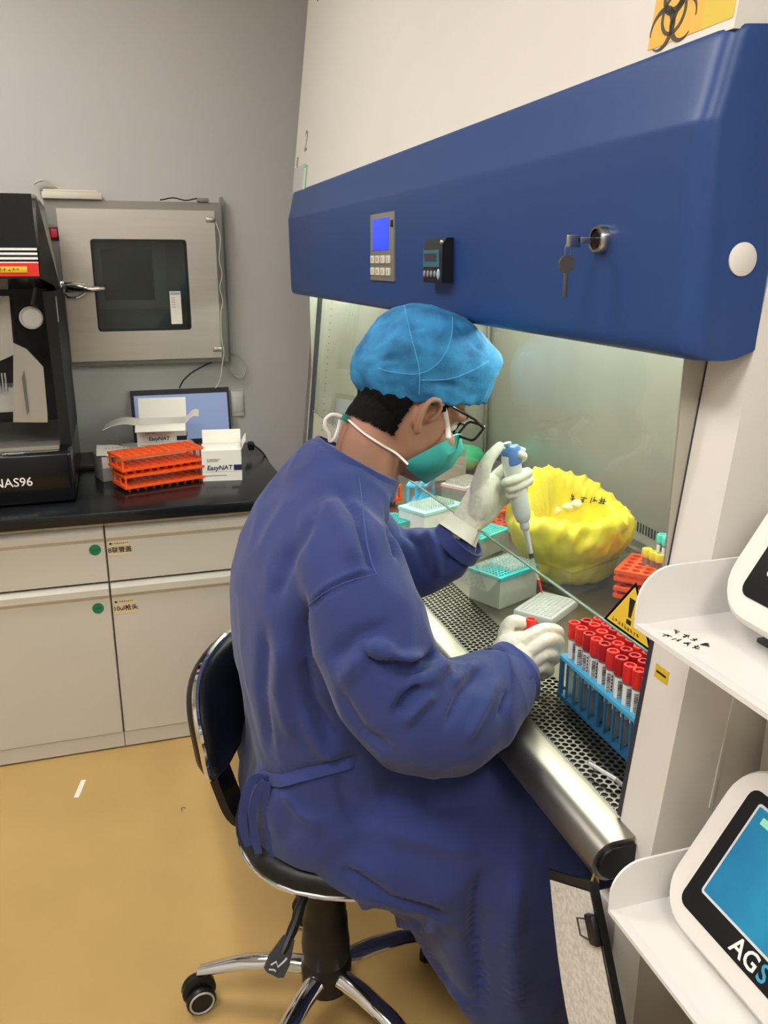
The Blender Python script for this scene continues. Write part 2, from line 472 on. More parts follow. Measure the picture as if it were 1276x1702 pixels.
# latch
p0 = pz(98, 476)
lx = p0.x
ly = YP - .03
lt = part('latch', B().bb(lx - .030, lx + .000, ly - .002, YP + .014, p0.z - .026, p0.z + .022, .005)
          .bb(lx - .004, lx + .020, ly - .020, ly + .010, p0.z - .022, p0.z + .020, .005)
          .bb(lx + .018, lx + .088, ly - .022, ly + .006, p0.z - .020, p0.z + .016, .007)
          .cyl((lx - .014, ly - .010, p0.z - .02), (lx - .014, ly - .010, p0.z + .02), .011, n=14)
          .cyl((lx + .008, ly - .028, p0.z - .012), (lx + .008, ly - .028, p0.z + .012), .009, n=14), M_chrome, t)
part('latch_handle', B().tube([(lx + .03, ly - .024, p0.z - .002), (lx + .07, ly - .034, p0.z - .004), (lx + .11, ly - .040, p0.z - .008), (lx + .150, ly - .042, p0.z - .006)], [.013, .015, .011, .006], 12), M_chrome, lt)
part('latch_wire', B().tube([(lx + .018, ly - .012, p0.z - .02), (lx + .028, ly - .018, p0.z - .036), (lx + .06, ly - .018, p0.z - .036), (lx + .085, ly - .018, p0.z - .022)], .0045, 8), M_chrome, lt)
p = pz(90, 388)
sw = part('switch', B().bb(p.x - .017, p.x + .017, YP + .004, YP + .013, p.z - .022, p.z + .022, .002), mat('switch_dark', '#3a1418', .4), t)
part('rocker', B().bb(p.x - .010, p.x + .010, YP - .001, YP + .006, p.z - .014, p.z + .014, .003), mat('switch_red', '#b02a34', .3, emit='#c02030', es=.15), sw)
for zz in (dz1 - .03, dz0 + .03):
    part('hinge', B().bb(dx1 - .03, dx1 + .004, YP - .026, YP + .011, zz - .009, zz + .009, .003), M_steel, t)
b = B()
for k in range(2): b.bb(hx1 - .012 + k * .0, hx1 + .004, YP + .0, YP + .03, hz0 + .012, hz1 - .01)
part('side_trim', B().bb(hx1, hx1 + .010, YP + .03, YW - .001, hz0 - .005, hz1 + .02), glassy('trim_clear', '#d4d8d4', .4, .1), t)
# things on top of the hatch
zt = hz1
q = atY(120, 330, 3.21)
t2 = thing('white_folder', 'cream plastic box lying on top of the steel hatch', 'box', (q.x, 3.215, zt))
part('body', B().box((q.x + .0, 3.215, zt + .012), (.19, .075, .022), R(3), .003), mat('cream', '#ddd6c4', .5), t2)
part('lid', B().box((q.x - .005, 3.215, zt + .0265), (.17, .068, .007), R(3), .002), mat('cream2', '#e4ddcb', .5), t2)
part('slot', B().box((q.x + .02, 3.20, zt + .0305), (.09, .012, .001), R(3)), M_grey, t2)
rows = []
for i in range(9):
    rows.append([Vector((q.x - .115 + .012 * i * .9, 3.185 + .05 * j / 5, zt + .030 + .018 * math.sin(i * .45 + .4) + .006 * noise.noise(Vector((i * .5, j * .6, 2))) + (.006 if j > 3 else 0) + .01)) for j in range(6)])
single('plastic_bag', B().sheet(rows, .0015), mat('bag_cream', '#d6cdb8', .5), 'crumpled cream plastic wrapper lying on the hatch box', 'wrapper')
q2 = atY(295, 334, 3.2)
pts = [Vector((q2.x - .06 + .014 * i, 3.19, zt + .004 + .008 * math.sin(i * .5) ** 2)) for i in range(10)]
single('black_cable', B().tube(pts, .0022, 6), M_black, 'thin black cable lying on top of the steel hatch', 'cable')
single('cable_plug', B().box((pz(338, 340).x, 3.205, zt + .007), (.04, .03, .013), None, .003), M_grey, 'small grey adapter lying at the end of the cable on the hatch', 'adapter')
# side cables
def cable(name, px, Y, r, m, label, ext=()):
    pts = [atY(u, v, Y) if len((u, v)) == 2 else None for u, v in px]
    P, _ = smooth_path(pts, [1] * len(pts), 5)
    return single(name, B().tube(P, r, 6), m, label, 'cable')
cable('white_cable', [(358, 368), (366, 395), (364, 430), (369, 455), (365, 478), (370, 500), (367, 520), (368, 560), (372, 585), (370, 600), (366, 630), (358, 645)], 3.158, .0016, M_cable_w, 'thin white cable hanging down the right side of the steel hatch')
cable('coiled_cable', [(362, 596), (378, 587), (395, 590), (407, 605), (407, 622), (398, 628), (385, 620), (374, 600)], 3.235, .0022, mat('cable_grey', '#b9bab5', .5), 'looped pale grey cable against the wall below the hatch')
cable('laptop_cable', [(352, 602), (335, 610), (318, 620), (305, 632), (298, 645)], 3.22, .0026, M_black, 'black cable curving from the hatch down to the laptop')
p = atY(394, 671, YW)
t = thing('wall_socket', 'white socket plate on the grey wall beside the laptop', 'socket', (p.x, YW, p.z))
part('plate', B().box((p.x, YW - .005, p.z), (.048, .009, .096), None, .003), mat('socket_white', '#d9d8d2', .4), t)
part('socket_face', B().box((p.x + .006, YW - .0105, p.z), (.028, .003, .06), None, .001), mat('socket_face', '#cfcec8', .4), t)
# ------------------------------------------------------------------ black analyser on the bench
t = thing('analyser', 'black bench-top extraction analyser with white stripes and red strip', 'analyser', (-.42, 2.80, ZC))
AX0, AX1, AY0, AY1 = -.70, -.150, 2.54, 3.10
part('base', B().bb(AX0, AX1, AY0, AY1, ZC + .004, ZC + .155, .012, 3), M_blackgl, t)
part('side_wall', B().prism([(AY0 + .10, ZC + .15), (AY0 + .03, ZC + .60), (AY1 - .05, ZC + .60), (AY1, ZC + .15)], AX1 - .030, AX1, lambda a, c, d: (d, a, c)), mat('black_satin', '#15171b', .6), t)
part('back_wall', B().bb(AX0, AX1 - .03, AY1 - .07, AY1 - .01, ZC + .15, ZC + .84), M_black, t)
zt0, zt1 = atY(60, 463, 2.50).z, atY(60, 322, 2.50).z
xr = atY(60, 400, 2.50).x
hd = part('hood', B().loft([[Vector(p) for p in ((AX0, 2.50, zt0), (xr, 2.50, zt0), (xr, 2.50, zt1), (AX0, 2.50, zt1))],
                            [Vector(p) for p in ((AX0, 2.62, zt0 - .03), (xr + .042, 2.62, zt0 - .03), (xr + .004, 2.62, zt1 + .004), (AX0, 2.62, zt1 + .004))],
                            [Vector(p) for p in ((AX0, 3.08, zt0 - .03), (AX1 - .031, 3.08, zt0 - .03), (AX1 - .031, 3.08, zt1), (AX0, 3.08, zt1))]]), M_blackgl, t, smooth=0)
for k in range(4):
    a = atY(30, 412 + k * 7.7, 2.50); c = atY(30, 416 + k * 7.7, 2.50)
    part('white_stripe', B().bb(AX0 + .02, xr - .0005, 2.4985, 2.4995, c.z, a.z), M_printw, hd)
a, c = atY(60, 437, 2.5), atY(60, 459, 2.5)
rs = part('red_strip', B().bb(AX0 + .02, xr - .001, 2.496, 2.4995, c.z, a.z), mat('strip_red', '#e0301e', .4), hd)
a, c = atY(45, 443, 2.5), atY(45, 453, 2.5)
part('yellow_label', B().bb(AX0 + .1, a.x, 2.4945, 2.4958, c.z, a.z, .0004), mat('lab_yel', '#f0c83a', .5), rs)
part('label_print', scribble(B(), frame((a.x - .075, 2.4942, (a.z + c.z) / 2), (1, 0, 0), (0, 0, 1)), 6, .009, 5), mat('brown_ink', '#6a4a18', .6), rs)
# working bay
zb = ZC + .156
def bay(u, v, Y): return atY(u, v, Y)
M_alu = mat('bay_alu', '#b9b7b0', .35, .8)
part('bay_deck', B().bb(AX0 + .02, AX1 - .032, AY0 + .03, AY1 - .08, zb, zb + .012), M_alu, t)
P1 = [bay(u, v, 2.62) for u, v in ((22, 570), (44, 580), (72, 610), (79, 690), (79, 702), (22, 702))]
part('bay_bracket', B().loft([[p for p in P1], [p + Vector((0, .012, 0)) for p in P1]]), M_alu, t)
P1 = [bay(u, v, 2.70) for u, v in ((0, 492), (15, 492), (22, 570), (22, 590), (0, 600))]
part('bay_carriage', B().loft([[p for p in P1], [p + Vector((0, .10, 0)) for p in P1]]), mat('carr', '#c8c6c0', .4), t)
a = bay(10, 660, 2.66)
part('bay_tray', B().bb(a.x - .06, a.x + .03, 2.63, 2.75, a.z - .04, a.z + .03, .003), mat('tray_g', '#a9a8a3', .4), t)
for k in range(6):
    part('magnet_rod', B().cyl((a.x - .03 + k * .008, 2.615, a.z + .02), (a.x - .03 + k * .008, 2.615, a.z + .075), .0025, n=8), M_chrome, t)
a0, a1 = bay(36, 628, 2.612), bay(46, 690, 2.612)
part('bay_slot', B().loft([[Vector((a0.x, 2.612, a0.z)), Vector((a0.x + .008, 2.612, a0.z + .02)), Vector((a1.x + .004, 2.612, a1.z + .01)), Vector((a1.x - .002, 2.612, a1.z))],
                           [Vector((a0.x, 2.618, a0.z)), Vector((a0.x + .008, 2.618, a0.z + .02)), Vector((a1.x + .004, 2.618, a1.z + .01)), Vector((a1.x - .002, 2.618, a1.z))]]), mat('slot_g', '#6a6865', .5, .5), t)
p = bay(52, 528, 2.66)
part('white_dial', B().lathe([(.032, 0), (.032, .006), (.028, .009), (.024, .005), (0, .005)], 28, frame((p.x, 2.66, p.z), (1, 0, 0), (0, 0, 1))), mat('dial', '#d8d8d4', .4), t)
q0 = bay(60, 468, 2.60); q1 = bay(54, 505, 2.63)
part('lever', B().tube([q0, (q0 + q1) / 2 + Vector((.002, 0, 0)), q1, q1 + Vector((.01, .01, -.006))], .006, 8), M_dgrey, t)
p = bay(82, 515, 2.575)
part('side_clip', B().box((AX1 + .0015, 2.60, p.z), (.003, .012, .07), None, .001), mat('clip_w', '#d2d0ca', .4), t)
b = B()
for k in range(8):
    q = bay(2 + k * 4.6, 713, AY0 + .01)
    b.box((q.x, AY0 + .012, zb - .001), (.005, .022, .002), R(-20))
part('vent_slots', b, M_grey, t)
a = atY(22, 803, AY0)
part('lettering', textmesh('NAS96', .036, frame((a.x, AY0 - .0008, a.z), (1, 0, 0), (0, 0, 1)), bold=.0002), M_printw, t, label='white lettering NAS96')

# ------------------------------------------------------------------ laptop
t = thing('laptop', 'open black laptop with pale blue screen standing against the wall', 'laptop', (.20, 3.10, ZC))
lx0, lx1 = atY(220, 700, 3.21).x, atY(384, 700, 3.21).x
z1 = atY(300, 647, 3.235).z
part('base', B().bb(lx0, lx1, 3.045, 3.205, ZC + .002, ZC + .02, .004), M_black, t)
part('keyboard', B().bb(lx0 + .02, lx1 - .02, 3.07, 3.19, ZC + .0195, ZC + .0215), M_dgrey, t)
def lidpt(x, s, o=0.0): return Vector((x, 3.208 + .032 * s - o, ZC + .016 + (z1 - ZC - .016) * s))
def lidbox(x0, x1, s0, s1, o0, o1):
    return B().loft([[lidpt(x0, s0, o0), lidpt(x1, s0, o0), lidpt(x1, s1, o0), lidpt(x0, s1, o0)], [lidpt(x0, s0, o1), lidpt(x1, s0, o1), lidpt(x1, s1, o1), lidpt(x0, s1, o1)]])
ld = part('lid', lidbox(lx0, lx1, 0, 1, 0, -.008), M_black, t)
part('screen', lidbox(lx0 + .012, lx1 - .008, .10, .91, .0012, 0), mat('lcd_pale', '#93a3c8', .3, emit='#8798c8', es=.32), ld)

# ------------------------------------------------------------------ kit boxes
M_box = mat('kit_box_white', '#e9e5de', .55, var=.02)
M_boxin = mat('kit_box_inside', '#f0ece2', .7)
def kit_box(name, label, c, sz, rz, open_top, flaps, letter=True, group=None):
    """carton: walls, base, navy band, lettering on the front (-y) and right (+x) faces; flaps = list of (side, angle, length)"""
    t = thing(name, label, 'box', c, rz, group)
    w, d, h = sz; th = .002
    b = B().bb(-w / 2, w / 2, -d / 2, d / 2, 0, th)
    b.bb(-w / 2, w / 2, -d / 2, -d / 2 + th, th, h).bb(-w / 2, w / 2, d / 2 - th, d / 2, th, h)
    b.bb(-w / 2, -w / 2 + th, -d / 2 + th, d / 2 - th, th, h).bb(w / 2 - th, w / 2, -d / 2 + th, d / 2 - th, th, h)
    if not open_top: b.bb(-w / 2, w / 2, -d / 2, d / 2, h - th, h)
    bd = part('carton', b, M_box, t, world=False)
    e = .0006
    z0, z1 = h * .34, h * .52
    # navy band: wraps the right part of the front and the right side
    part('navy_band', B().bb(w * .30, w / 2 + e, -d / 2 - e, -d / 2 + .001, z0, z1).bb(w / 2 - .001, w / 2 + e, -d / 2 - e, d * .2, z0, z1), M_navy, bd, world=False)
    part('base_line', B().bb(-w * .46, w * .12, -d / 2 - e, -d / 2 + .0005, h * .17, h * .19).bb(-w * .5, w * .5, -d / 2 - e, -d / 2 + .0005, h * .30, h * .305), mat('print_grey', '#777777', .6), bd, world=False)
    if letter:
        part('lettering', textmesh('EasyNAT', h * .21, frame((-w * .06, -d / 2 - e, h * .43), (1, 0, 0), (0, 0, 1)), bold=.0004, shear=.15), M_navy, bd, world=False)
        part('logo', textmesh('ustar', h * .2, frame((-w * .22, -d / 2 - e, h * .70), (1, 0, 0), (0, 0, 1)), shear=.2), mat('logo_grey', '#6f6f74', .6), bd, world=False)
    for side, ang, L in flaps:
        rows = []
        for i in range(7):
            s = i / 6; a = ang + .5 * s * (1 if ang < 1.2 else -1) * .6
            out = L * s * math.cos(ang) + 0; up = L * s * math.sin(ang) + .012 * math.sin(s * PI) * (1 if ang < .8 else .2)
            if side == 'F': rows.append([Vector((x, -d / 2 - out, h + up)) for x in (-w / 2, 0, w / 2)])
            if side == 'B': rows.append([Vector((x, d / 2 + out, h + up)) for x in (-w / 2, 0, w / 2)])
            if side == 'L': rows.append([Vector((-w / 2 - out, y, h + up)) for y in (-d / 2, 0, d / 2)])
            if side == 'R': rows.append([Vector((w / 2 + out, y, h + up)) for y in (-d / 2, 0, d / 2)])
        part('flap', B().sheet(rows, .0015), M_boxin, t, world=False)
    return t
c = atZ(375, 800, ZC)
kit_box('kit_box', 'white kit carton with raised lid flap beside the orange racks', (c.x, c.y + .07, ZC), (.125, .12, .10), R(-8), True, [('B', 1.45, .045), ('F', .02, -.11), ('R', 1.1, .035)])
c2 = atZ(245, 800, ZC)
kit_box('kit_box', 'closed white kit carton lying flat under the opened one', (.115, 2.94, ZC), (.24, .15, .075), R(6), False, [], False)
kit_box('kit_box', 'opened white kit carton with spread flaps lying on top of another', (.128, 2.93, ZC + .075), (.16, .13, .085), R(-6), True, [('L', -.12, .11), ('F', -.22, .06), ('B', 1.2, .07), ('R', .5, .05)])
# flat opened carton and two small boxes left of the racks
rows = [[Vector((-.088 + .021 * j, 2.77 + .030 * i, ZC + .088 + .018 * (i / 5) - .004 * j + .004 * math.sin(i * 1.2 + j))) for j in range(6)] for i in range(5)]
t = thing('opened_carton', 'flattened white carton lid lying over small boxes behind the racks', 'carton', (-.01, 2.83, ZC + .08))
part('sheet', B().sheet(rows, .002), M_boxin, t)
part('print', scribble(B(), frame((-.06, 2.81, ZC + .1000), (1, .1, 0), (-.1, 1, .1)), 6, .010, 11), mat('print_grey', '#777777', .6), t)
for k in range(2):
    cx = -.072 + .046 * k; cy = 2.82 - .02 * k
    t = thing('small_box', ('small grey and white carton next to the black analyser', 'small grey and white carton touching the orange racks')[k], 'box', (cx, cy, ZC), R(18), 'small cartons beside the orange racks')
    part('carton', B().box((0, 0, .0405), (.034, .09, .081), None, .001), mat('small_grey', '#a8a7a2', .5), t, world=False)
    part('top_label', B().box((0, -.0452, .062), (.030, .0008, .036)), M_paper, t, world=False)
p = atZ(138, 781, ZC)
pen = thing('black_pen', 'black pen with silver tip lying on the worktop', 'pen', (p.x, p.y, ZC), 0)
part('barrel', B().cyl((-.05, .0, .006), (.04, .0, .006), .0055, n=12), M_black, pen, world=False)
part('tip', B().cyl((.0402, .0, .006), (.062, .0, .006), .005, .001, 12), M_chrome, pen, world=False)

# ------------------------------------------------------------------ tube racks
def rack_mesh(nx, ny, pitch, w, d, th, hole=.40, bevel=0):
    """flat plate with nx x ny square-round holes; local, centred, z 0..th"""
    b = B()
    n = 2
    gx, gy = nx * pitch, ny * pitch
    for i in range(nx):
        for j in range(ny):
            cx = -gx / 2 + pitch * (i + .5); cy = -gy / 2 + pitch * (j + .5)
            r = pitch * hole; h2 = pitch / 2
            hol = [(cx + r * math.cos(PI / 4 * k + PI / 4), cy + r * math.sin(PI / 4 * k + PI / 4)) for k in range(8)]
            out = [(cx + a * h2, cy + c * h2) for a, c in ((1, 1), (0, 1), (-1, 1), (-1, 0), (-1, -1), (0, -1), (1, -1), (1, 0))]
            V = lambda p, z: Vector((p[0], p[1], z))
            b.loft([[V(p, th) for p in out], [V(p, th) for p in hol], [V(p, 0) for p in hol], [V(p, 0) for p in out]], False, False)
    ex, ey = w / 2, d / 2
    if ex > gx / 2 + 1e-4:
        b.bb(-ex, -gx / 2, -ey, ey, 0, th).bb(gx / 2, ex, -ey, ey, 0, th)
    if ey > gy / 2 + 1e-4:
        b.bb(-gx / 2, gx / 2, -ey, -gy / 2, 0, th).bb(-gx / 2, gx / 2, gy / 2, ey, 0, th)
    return b
def shift(b, z):
    for v in b.bm.verts: v.co.z += z
    return b
def tube_rack(name, label, loc, rz, nx, ny, pitch, h, m, group=None, cups=True, rim=.006, th=.008, zmid=None):
    t = thing(name, label, 'rack', loc, rz, group)
    w, d = nx * pitch + 2 * rim, ny * pitch + 2 * rim
    part('top_plate', shift(rack_mesh(nx, ny, pitch, w, d, th), h - th), m, t, world=False)
    z0 = .012 if cups else .0
    part('bottom_plate', shift(rack_mesh(nx, ny, pitch, w, d, th, .3), z0), m, t, world=False)
    if cups:
        b = B()
        for i in range(nx):
            for j in range(ny):
                b.cyl((-nx * pitch / 2 + pitch * (i + .5), -ny * pitch / 2 + pitch * (j + .5), z0 + .001), (-nx * pitch / 2 + pitch * (i + .5), -ny * pitch / 2 + pitch * (j + .5), 0.0), pitch * .34, pitch * .15, 8)
        part('cup', b, m, t, world=False, kind='stuff')
    for sx in (-1, 1):
        for sy in (-1, 0, 1):
            part('post', B().bb(sx * (w / 2 - rim * .9) - .0025, sx * (w / 2 - rim * .9) + .0025, sy * (d / 2 - .006) - .004, sy * (d / 2 - .006) + .004, z0 + th, h - th), m, t, world=False)
    return t
c = (atZ(222, 833, ZC) + atZ(345, 803, ZC)) / 2
dirv = atZ(345, 803, ZC) - atZ(222, 833, ZC)
ang = math.atan2(dirv.y, dirv.x) * .55
rc = Vector((.101, 2.697, ZC))
tube_rack('orange_rack', 'orange plastic tube rack standing on the worktop under another', rc, ang, 10, 4, .0258, .054, M_orange, 'stacked orange racks on the bench')
tube_rack('orange_rack', 'orange plastic tube rack stacked on top on the worktop', rc + Vector((-.008, .004, .0545)), ang + .03, 10, 4, .0258, .058, M_orange, 'stacked orange racks on the bench')
cable('black_lead', [(412, 738), (424, 742), (436, 752), (446, 768), (452, 786)], 3.0, .0030, M_black, 'black power lead curving over the worktop beside the laptop')
single('lead_plug', B().box(atY(417, 741, 3.02), (.022, .03, .03), None, .005), M_black, 'black plug block at the end of the power lead', 'plug')

# ------------------------------------------------------------------ litter on the floor
p = atZ(133, 1311, 0.0)
single('paper_strip', B().box((p.x, p.y, .0006), (.014, .085, .0008), R(-12)), M_paper, 'narrow white paper strip lying on the tan floor', 'paper strip')
p = atZ(305, 1346, 0)
single('floor_fluff', B().tube([p + Vector((.006 * math.cos(a), .010 * math.sin(a), .0012)) for a in (0.3, .9, 1.6, 2.4, 3.1, 3.8)], .0009, 5), M_seam, 'tiny dark curled thread on the tan floor', 'thread')
# ------------------------------------------------------------------ biosafety cabinet
def SX_(z): return .577 + .1 * (z - .742)          # sloping front plane of the opening
def ray(u, v): return (u - CXP) / FPX * VR - (v - CYP) / FPX * VU + VF
def atS(u, v, off=0.0):
    d = ray(u, v); c = Vector((0, 0, CAM_H)); n = Vector((1, 0, -.1)); k = .577 - .0742 + off
    return c + d * ((k - n.dot(c)) / n.dot(d))
CY0, CY1 = .739, 2.80
IY0, IY1, IX1 = .812, 2.735, 1.245
ZS = .75
bsc = thing('biosafety_cabinet', 'large white biosafety cabinet with blue hood and steel working chamber', 'cabinet', (.95, 1.77, 0))
def side(y0, y1): return B().prism([(SX_(.67), .67), (SX_(1.66), 1.66), (1.38, 1.66), (1.38, .67)], y0, y1, lambda a, c, d: (a, d, c))
part('end_panel', side(CY0, IY0 - .004), M_white, bsc)
part('end_panel', side(IY1 + .004, CY1 + .02), M_white, bsc)
part('back_panel', B().bb(IX1 + .006, 1.38, IY0 - .004, IY1 + .004, .67, 1.66), M_white, bsc)
part('base_pan', B().bb(.60, IX1 + .006, IY0 - .004, IY1 + .004, .67, .728), M_steel, bsc)
UX = lambda z: .574 + .12 * (z - 1.655)
part('upper_housing', B().prism([(UX(1.66), 1.66), (UX(2.32), 2.32), (1.38, 2.32), (1.38, 1.66)], CY0 + .004, CY1, lambda a, c, d: (a, d, c)), M_white, bsc)
# steel liner
part('liner_far', B().bb(SX_(.75) + .03, IX1, IY1, IY1 + .003, .73, 1.43), M_steel_in, bsc)
part('liner_near', B().bb(SX_(.75) + .03, IX1, IY0 - .003, IY0, .73, 1.43), M_steel_in, bsc)
part('liner_back', B().bb(IX1, IX1 + .004, IY0, IY1, .73, 1.43), M_steel_in, bsc)
part('liner_ceiling', B().bb(.66, IX1, IY0, IY1, 1.43, 1.435), M_steel_in, bsc)
b = B()
for k in range(26):
    z = .80 + k * .022
    b.cyl((SX_(z) + .045, IY1 - .0008, z), (SX_(z) + .045, IY1 + .001, z), .0022, n=6)
part('rivet_holes', b, M_seam, bsc)
part('corner_strip', B().cyl((IX1 - .012, IY1 - .012, .76), (IX1 - .012, IY1 - .012, 1.42), .007, n=12), M_steel, bsc)
part('work_surface', B().bb(.704, IX1, IY0, IY1, ZS - .012, ZS - .001), M_steel_top, bsc)
b = B()
for k in range(150):
    y = IY0 + .04 + k * .0122
    b.bb(IX1 - .0012, IX1 + .001, y, y + .005, ZS + .035, ZS + .06)
part('rear_slots', b, M_seam, bsc, kind='stuff')
part('rear_step', B().bb(IX1 - .05, IX1 - .001, IY0 + .002, IY1 - .002, ZS, ZS + .012, .003), M_steel_top, bsc)
# perforated intake grille: hexagonal cells, each with a real hole
b = B(); gx0, gx1 = .578, .700; PT = .0122
rw = PT * math.sqrt(3) / 2; nrow = int((gx1 - gx0 - .012) / rw); ncol = int((IY1 - IY0 - .02) / PT)
zt = ZS
hexr = PT / math.sqrt(3)
for i in range(nrow):
    for j in range(ncol):
        cx = gx0 + .010 + i * rw; cy = IY0 + .014 + (j + .5 * (i % 2)) * PT
        out, hol = [], []
        for k in range(12):
            a = PI / 6 * k
            ro = hexr if k % 2 == 0 else hexr * math.cos(PI / 6)
            out.append(Vector((cx + ro * math.cos(a), cy + ro * math.sin(a), zt)))
            hol.append((cx + PT * .395 * math.cos(a), cy + PT * .395 * math.sin(a)))
        b.loft([out, [Vector((p[0], p[1], zt)) for p in hol], [Vector((p[0], p[1], zt - .0025)) for p in hol]], False, False)
y0g, y1g = IY0 + .014 - PT / 2, IY0 + .014 + (ncol - .5) * PT
xa, xb = gx0 + .010 - rw * .5, gx0 + .010 + (nrow - .5) * rw
b.bb(gx0, xa, IY0, IY1, zt - .003, zt).bb(xb, .704, IY0, IY1, zt - .003, zt)
b.bb(xa, xb, IY0, y0g, zt - .003, zt).bb(xa, xb, y1g, IY1, zt - .003, zt)
gr = part('intake_grille', b, M_steel_top, bsc, fix=False, smooth=20)
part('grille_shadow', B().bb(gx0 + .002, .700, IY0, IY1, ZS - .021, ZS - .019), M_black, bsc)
pa, pb = atZ(978, 1285, ZS), atZ(1022, 1312, ZS)
part('lift_handle', B().tube([Vector((pa.x + .014, pa.y + .004, ZS)), Vector((pa.x + .010, pa.y + .003, ZS + .006)), Vector((pa.x, pa.y, ZS + .016)), Vector((pb.x, pb.y, ZS + .016)), Vector((pb.x + .010, pb.y - .002, ZS + .006)), Vector((pb.x + .014, pb.y - .002, ZS))], .0032, 8), mat('handle_steel', '#f0f0ee', .25, .6), gr)
# rounded steel arm rest
prof = [(.577, ZS - .003), (.577, ZS + .001), (.544, ZS + .001), (.533, ZS - .002), (.524, ZS - .009), (.518, ZS - .019), (.516, ZS - .030), (.519, ZS - .042), (.527, ZS - .051), (.538, ZS - .056), (.577, ZS - .058)]
part('arm_rest', B().prism(prof, .772, CY1 - .03, lambda a, c, d: (a, d, c)), mat('arm_rest_steel', '#a39d92', .36, 1.0, var=.08, vscale=6), bsc, smooth=50)
part('arm_rest_cap', B().prism([(.575, ZS - .006), (.544, ZS - .005), (.532, ZS - .010), (.525, ZS - .02), (.523, ZS - .03), (.528, ZS - .042), (.54, ZS - .05), (.575, ZS - .05)], .766, .7725, lambda a, c, d: (a, d, c)), M_black, bsc)
# sash
gt = .005
sash = part('sash', B().prism([(SX_(.98) + .006, .98), (SX_(.98) + .006 + gt, .98), (SX_(1.42) + .006 + gt, 1.42), (SX_(1.42) + .006, 1.42)], IY0 + .004, IY1 - .006, lambda a, c, d: (a, d, c)), M_glass, bsc, label='clear glass sash')
part('sash_edge', B().bb(SX_(.98) + .0058, SX_(.98) + .0112, IY0 + .004, IY1 - .006, .9775, .9799, .0006), mat('glass_edge', '#6f8278', .3), sash)
part('seal_strip', B().prism([(SX_(.755) - .0015, .755), (SX_(.755) + .012, .755), (SX_(1.42) + .012, 1.42), (SX_(1.42) - .0015, 1.42)], IY0 - .004, IY0 + .003, lambda a, c, d: (a, d, c)), mat('seal', '#34353f', .5), bsc)
part('seal_strip', B().prism([(SX_(.755) - .0015, .755), (SX_(.755) + .012, .755), (SX_(1.42) + .012, 1.42), (SX_(1.42) - .0015, 1.42)], IY1 - .004, IY1 + .003, lambda a, c, d: (a, d, c)), mat('seal', '#34353f', .5), bsc)
part('far_channel', B().prism([(SX_(.755) - .006, .755), (SX_(.755) - .001, .755), (SX_(1.36) - .001, 1.36), (SX_(1.36) - .006, 1.36)], IY1 + .025, IY1 + .055, lambda a, c, d: (a, d, c)), M_steel, bsc)
part('joint_strip', B().prism([(.655, .80), (.659, .80), (.715, 1.36), (.711, 1.36)], CY0 - .0015, CY0 + .002, lambda a, c, d: (a, d, c)), M_white, bsc)
# warning triangle on the sash
a, bl, br = atS(1050, 963, .0055), atS(1003, 1030, .0055), atS(1084, 1083, .0055)
ez = Vector((.1, 0, 1)).normalized(); ey = Vector((0, -1, 0)); nn = Vector((-1, 0, .1)).normalized()
zl = (bl.z + br.z) / 2; mid = (bl + br) / 2
wth = abs(bl.y - br.y); hgt = (a - mid).dot(ez)
def tri(s, d0, d1, up=0):
    cc = mid + ez * (hgt / 3)
    pts = [cc + (mid + ez * hgt - cc) * s, cc + (mid + ey * wth / 2 - cc) * s, cc + (mid - ey * wth / 2 - cc) * s]
    return B().loft([[p + nn * d0 for p in pts], [p + nn * d1 for p in pts]])
ws = part('warning_sticker', tri(1.0, .0, .0004), M_blackgl, sash, label='yellow warning triangle with black exclamation mark')
part('yellow_field', tri(.86, .0004, .0008), M_yellow, sash)
q = mid + ez * hgt * .40
b = B()
for s0, s1, w0, w1 in ((.33, .68, .05, .11), (.20, .285, .09, .09)):
    pts = [mid + ez * hgt * s0 - ey * wth * w0 / 2, mid + ez * hgt * s0 + ey * wth * w0 / 2, mid + ez * hgt * s1 + ey * wth * w1 / 2, mid + ez * hgt * s1 - ey * wth * w1 / 2]
    b.loft([[p + nn * .0008 for p in pts], [p + nn * .0012 for p in pts]])
part('exclamation_mark', b, M_print, sash)
part('small_print', scribble(B(), frame(mid + ez * hgt * .12 - ey * wth * .30 + nn * .0009, ey, ez), 9, wth * .055, 21), mat('brown_ink', '#6a4a18', .6), sash)
# dash label on the post
a, c = atS(1083, 1104), atS(1117, 1134)
pc = atS(1099, 1120); ps = SX_(pc.z)
def postrect(b, y0, y1, z0, z1, d0, d1):
    return b.prism([(y0, z0), (y1, z0), (y1, z1), (y0, z1)], d0, d1, lambda p, z, d: (SX_(z) - d, p, z))
part('dash_label', postrect(B(), pc.y - .014, pc.y + .012, pc.z - .0085, pc.z + .0085, .0002, .0007), mat('lab_yel2', '#d9b92c', .5), bsc, label='yellow label with a black dash')
part('dash_mark', postrect(B(), pc.y - .010, pc.y + .009, pc.z - .0012, pc.z + .0014, .0007, .0011), M_print, bsc)
